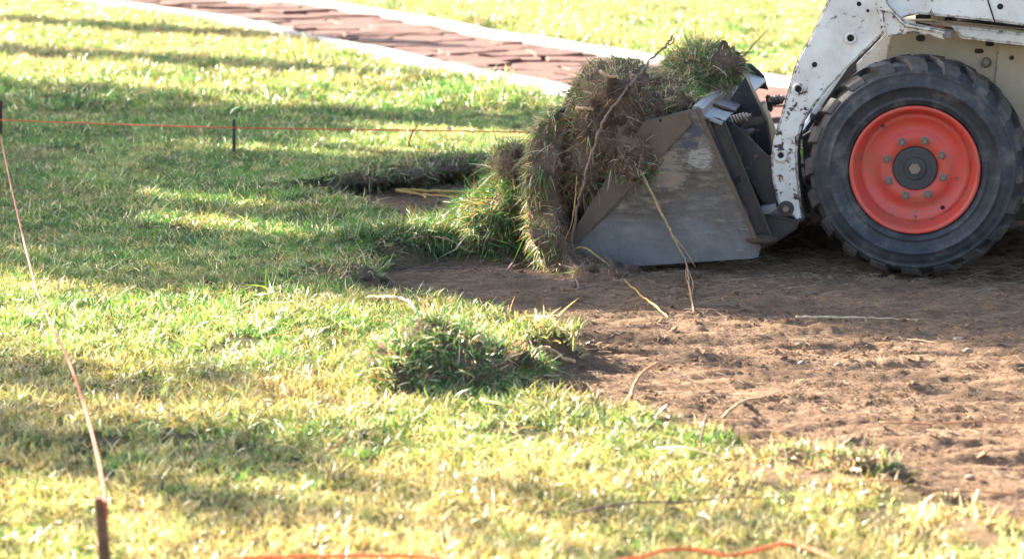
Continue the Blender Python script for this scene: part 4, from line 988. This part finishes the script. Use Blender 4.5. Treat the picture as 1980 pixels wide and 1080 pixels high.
g = G
stick('root', 'thick yellow root lying in the far cut, upper of two', [g(764, 367, -.05), g(800, 368, -.055), g(850, 370, -.06), g(910, 371, -.06)], .0095, .007, MROOTY, (), .0015, 8, 'root', 9)
stick('root', 'forked yellow root lying in the far cut, lower of two', [g(766, 369, -.05), g(800, 374, -.055), g(826, 377, -.06), g(870, 380, -.06), g(905, 383, -.06)], .0075, .004, MROOTY, [[g(815, 376, -.06), g(824, 382, -.062), g(818, 384, -.062)]], .0015, 8, 'root', 10)
stick('root', 'thick bent brown root sticking out of the folded turf', [g(965, 702, .01), g(990, 693, .02), g(1025, 680, .01), g(1052, 672, 0), g(1068, 676, -.01), g(1085, 690, -.04), g(1110, 698, -.06)], .008, .0065, MROOTP, [[g(1062, 675, -.005), g(1066, 688, -.03), g(1062, 694, -.05)]], .0015, 9, 'root', 11)
stick('twig', 'dark twig on the soil behind the bent root', [g(1075, 674, -.06), g(1120, 668, -.055), g(1165, 656, -.05), g(1210, 642, -.045)], .0045, .003, MTWIG, (), .0015, 7, 'twig', 12)
stick('root', 'upright orange root curving out of the lawn edge', [g(1220, 768, -.02), g(1226, 745, .0), g(1240, 722, .02), g(1272, 700, .025)], .0065, .004, MROOTO, (), .001, 8, 'root', 13)
stick('root', 'small curved root at the end of the grass tongue', [g(1398, 806, -.05), g(1415, 790, -.04), g(1440, 774, -.05), g(1482, 766, -.055)], .0055, .0035, MROOTP, (), .001, 7, 'root', 14)
stick('straw', 'long pale straw lying on the soil below the wheel', [g(1538, 612, -.058), g(1600, 613, -.056), g(1700, 615, -.058), g(1775, 618, -.062)], .005, .0025, MSTRAW, (), .001, 6, 'straw', 15)
stick('stick', 'long thin brown stick lying in the foreground grass', [g(1110, 990, .02), g(1170, 978, .035), g(1240, 970, .04), g(1310, 970, .035), g(1400, 962, .03), g(1525, 960, .02)], .004, .0022, MROOTB, (), .001, 6, 'stick', 16)
stick('root', 'reddish root arching over the crumbling sod edge', [g(1590, 948, .0), g(1640, 934, .02), g(1700, 928, .03), g(1745, 930, .02), g(1735, 945, -.03)], .0035, .0026, MROOTO, (), .001, 6, 'root', 17)
stick('root', 'thin red root running right along the bed edge', [g(1690, 945, -.04), g(1800, 948, -.05), g(1900, 950, -.055), g(2010, 958, -.06)], .003, .0022, MROOTO, (), .001, 6, 'root', 18)
stick('root', 'short orange root stub poking from the crumbling sod', [g(1552, 925, -.01), g(1562, 915, .01), g(1585, 907, .02)], .0055, .003, MROOTO, (), .0006, 7, 'root', 19)
stick('stem', 'dry tan stem standing in the lawn behind the far cut', [g(787, 285, -.01), AT(795, 262, 11.2), AT(808, 240, 11.2)], .006, .004, MROOTO, (), .001, 6, 'stem', 20)
stick('root', 'bleached crooked root lying on the grass above the mound', [g(712, 574, .03), g(750, 574, .045), g(780, 578, .045), g(798, 590, .04), g(808, 612, .02)], .0065, .0045, MSTRAW, (), .0012, 8, 'root', 21)
stick('root', 'twisted dry root standing in the grass tongue', [g(1345, 866, -.01), g(1356, 845, .03), g(1362, 820, .06), g(1366, 800, .08)], .004, .0025, MROOTB, (), .001, 6, 'root', 22)
stick('straw', 'short orange straw in the grass below the mound', [g(930, 772, .02), g(965, 780, .045), g(1003, 794, .03)], .0035, .002, MROOTY, (), .001, 6, 'straw', 23)
stick('straw', 'pale straw lying in grass left of the crumbling sod', [g(1270, 866, .03), g(1330, 866, .045), g(1400, 885, .03)], .003, .002, MSTRAW, (), .001, 6, 'straw', 24)
stick('root', 'thin dark root across the soil under the bright sod', [g(757, 519, -.06), g(820, 518, -.062), g(900, 521, -.066)], .004, .003, MTWIG, (), .0008, 6, 'root', 25)
stick('root', 'thin brown root lying on the soil at right', [g(1700, 815, -.05), g(1800, 818, -.05), g(1900, 814, -.05), g(1990, 818, -.055)], .003, .002, MROOTO, (), .001, 6, 'root', 26)
for i, (x, y, r, lab) in enumerate(((1551, 701, .011, 'white pebble on the soil, left of a close pair'), (1620, 705, .012, 'white pebble on the soil, right of a close pair'), (1545, 666, .012, 'grey pebble on the soil above the close pair'), (1875, 922, .013, 'pale pebble near the lower right soil edge'),
        (1855, 655, .015, 'large brown stone on the soil below the wheel'), (1872, 677, .013, 'grey stone below the large brown stone'), (1350, 687, .014, 'grey pebble on the soil near the lawn edge'), (1770, 846, .016, 'grey stone half sunk in the sunlit soil'), (1022, 500, .02, 'grey stone wedged under the bright sod'))):
    o = link('pebble', crumb_mesh(60+i, 3), MPEB, None, True); o.location = G(x, y, DIRT_Z+r*.3); o.scale = (r*.8, r*.8, r*.8); tag(o, lab, 'pebble', 'stones on the soil')

# ------------------------------------------------------------------ stakes and cords
bm = bmesh.new(); a, b = AT(193, 960, 4.37), AT(217, 1262, 4.37); hw = .0105
top = [bm.verts.new(a+Vector((sx*hw*.92, sy*hw, 0))) for sx, sy in ((-1, -1), (1, -1), (1, 1), (-1, 1))]; mid = [bm.verts.new(b+Vector((sx*hw*1.2, sy*hw*1.2, 0))) for sx, sy in ((-1, -1), (1, -1), (1, 1), (-1, 1))]
tip = bm.verts.new(b+Vector((.01, 0, -.08)))
for k in range(4): bm.faces.new((top[k], top[(k+1) % 4], mid[(k+1) % 4], mid[k])); bm.faces.new((mid[k], mid[(k+1) % 4], tip))
bm.faces.new(top[::-1]); bmesh.ops.bevel(bm, geom=list(bm.edges), offset=.0012, segments=1, affect='EDGES')
tag(link('wooden_stake', bm_mesh('wooden_stake', bm), MSTAKE), 'square brown wooden stake in the near left grass', 'stake', 'marking stakes')
def rod(name, label, px, y0, y1, D, r, m, n=10):
    bm = bmesh.new(); a, b = AT(px, y0, D), AT(px, y1, D); b.z = min(b.z, -.03); P = [a+(b-a)*t/12 for t in range(13)]
    tube(bm, P, [r*(1.08 if i % 2 else .95) for i in range(13)], n); tag(link(name, bm_mesh(name, bm), m, None, True), label, 'stake', 'marking stakes')
rod('marker_stake', 'dark maroon stake at the left picture edge', 1, 195, 295, 11.9, .011, m_bark('maroon_stake', (0.06, 0.018, 0.018), 40), 6)
rod('metal_stake', 'thin dark metal stake carrying the orange cord', 452, 230, 296, 11.2, .0085, MREBAR)
rod('metal_stake', 'metal stake hidden behind the sod heap', 1130, 235, 300, 10.9, .0085, MREBAR)
def cord(label, pts, r, m, wob=0.0, seed=0):
    bm = bmesh.new(); tube(bm, smooth_path(pts, 8, wob, seed), r, 6); tag(link('cord', bm_mesh('cord', bm), m, None, True), label, 'cord')
cord('taut orange cord between the far stakes', [AT(1, 232, 11.88), AT(120, 237, 11.7), AT(300, 243, 11.45), AT(452, 247, 11.19), AT(700, 251, 11.1), AT(930, 254, 11.0), AT(1130, 258, 10.9)], .0032, MSTR)
D0, D1 = 11.9, 4.36
tp = [(1, 262), (18, 345), (40, 440), (60, 520), (80, 585), (130, 690), (165, 790), (190, 885), (203, 960)]
cord('pinkish orange cord sagging from the left edge to the near wooden stake', [AT(x, y, 1/(1/D0+(1/D1-1/D0)*((y-262)/698))) for x, y in tp]+[AT(207, 975, 4.352), AT(208, 1000, 4.352)], .0034, MTAPE)
cord('loose bright orange cord lying wavy on the nearest grass', [G(x, y, .055) for x, y in ((213, 1160), (330, 1100), (460, 1080), (560, 1076), (660, 1074), (760, 1073), (830, 1077), (920, 1092), (1050, 1100), (1225, 1079), (1280, 1064), (1330, 1060), (1370, 1066), (1410, 1073), (1460, 1064), (1520, 1050), (1565, 1060), (1610, 1079), (1700, 1120))], .0035, MSTR, .001, 3)

# ------------------------------------------------------------------ trees out of frame on the left whose shade falls over the lawn
TAN = math.tan(SUN_EL)
def tree(label, a0, s0, z0, z1, rs, n_leaf, leaf, cover, seed, gaps=(), aspread=1.6, trunk_r=.16, nfreq=(1.0, .35)):
    rg = np.random.default_rng(seed); base = SUN_A*a0+SUN_N*s0
    o = empty('shade_tree', (base.x, base.y, 0)); tag(o, label, 'tree', 'shade trees left of the lawn')
    bm = bmesh.new(); H = z1-.4
    tube(bm, smooth_path([(0, 0, -.1), (.05, .03, z0*.6), (-.04, .02, z0+.4), (.02, 0, (z0+H)/2), (0, .03, H)], 5), [trunk_r*(1.25-.045*k) if k < 20 else trunk_r*.2 for k in range(21)], 10)
    for k in range(14):
        h = z0-.3+(H-z0)*rg.random(); an = rg.uniform(0, 6.28); d = Vector((math.cos(an), math.sin(an), .5)); ln = rs*rg.uniform(.5, .95)
        tube(bm, smooth_path([(0, 0, h), d*ln*.5+Vector((0, 0, h+.1)), d*ln+Vector((0, 0, h+.1))], 4), [trunk_r*.32, trunk_r*.3, trunk_r*.26, trunk_r*.22, trunk_r*.2, trunk_r*.16, trunk_r*.12, trunk_r*.09, trunk_r*.05], 6)
    link('trunk', bm_mesh('trunk', bm), MTRUNK, o)
    n = n_leaf*3; zc = (z0+z1)/2; hz_ = (z1-z0)/2
    u = rg.normal(size=(n, 3)); u /= np.linalg.norm(u, axis=1, keepdims=True); u *= np.power(rg.random(n), 1/2.4)[:, None]
    rad = 1+.28*fbm(u[:, 0]*2, u[:, 1]*2, u[:, 2]*2, seed=seed, octv=3)
    s = u[:, 0]*rs*rad; a = u[:, 1]*aspread*rad; z = zc+u[:, 2]*hz_*rad
    S, B = s0+s, a0+a+z/TAN
    dens = fbm(S*nfreq[0], B*nfreq[1], seed=seed+5, octv=4, gain=.6)*.5+.5+.25*fbm(S*1.3, a*1.3, z*1.3, seed=seed+9, octv=2)
    ok = dens < cover
    for (gs, gb, rs_, rb) in gaps: ok &= ((S-gs)/rs_)**2+((B-gb)/rb)**2 > 1+.5*rg.random(n)
    s, a, z = s[ok][:n_leaf], a[ok][:n_leaf], z[ok][:n_leaf]; n = len(s)
    ctr = np.stack([SUN_A.x*a+SUN_N.x*s, SUN_A.y*a+SUN_N.y*s, z], 1)
    e1 = rg.normal(size=(n, 3)); e1 /= np.linalg.norm(e1, axis=1, keepdims=True); e2 = np.cross(e1, rg.normal(size=(n, 3))); e2 /= np.linalg.norm(e2, axis=1, keepdims=True)
    l = (leaf*rg.uniform(.6, 1.3, n))[:, None]
    co = np.stack([ctr-e1*l*.6, ctr+e2*l*.33, ctr+e1*l*.6, ctr-e2*l*.33], 1).reshape(-1, 3)
    link('crown', mesh_np('crown', co, quads=np.arange(n*4).reshape(-1, 4)), MLEAF, o)
def sg(px, py):
    p = G(px, py); return p.dot(SUN_N), p.dot(SUN_A)
def gap(px, py, rs_, rb): s, b = sg(px, py); return (s, b, rs_, rb)
def gap3(p, rs_, rb): return (p.dot(SUN_N), p.dot(SUN_A)+p.z/TAN, rs_, rb)
tree('broad leafy tree left of the lawn shading the loader', -19.5, 9.0, 2.9, 10.4, 2.55, 26000, .17, .62, 5, [gap(960, 262, .22, .9), gap(520, 290, .10, .7), gap(450, 440, .14, .5), gap(420, 395, .1, .4), gap3(LW(915, 430, .05), .22, .5), gap3(LW(1625, 150, .15), .10, .25)], 2.2)
tree('thin young tree left of the lawn, nearest to the path', -23, 12.75, 4.4, 7.6, .34, 2600, .15, .75, 6, (), .5, .06)
tree('slim tall tree left of the lawn beyond the others', -25, 14.9, 5.2, 8.2, .32, 1500, .15, .7, 7, (), .5, .06)
tree('sparse tree left of the camera dappling the near grass', -17, 4.3, 3.2, 9.2, 1.75, 2000, .15, .38, 8, (), 1.6, .10, (1.6, .5))
print('flagstones', NF, 'tufts', NL)
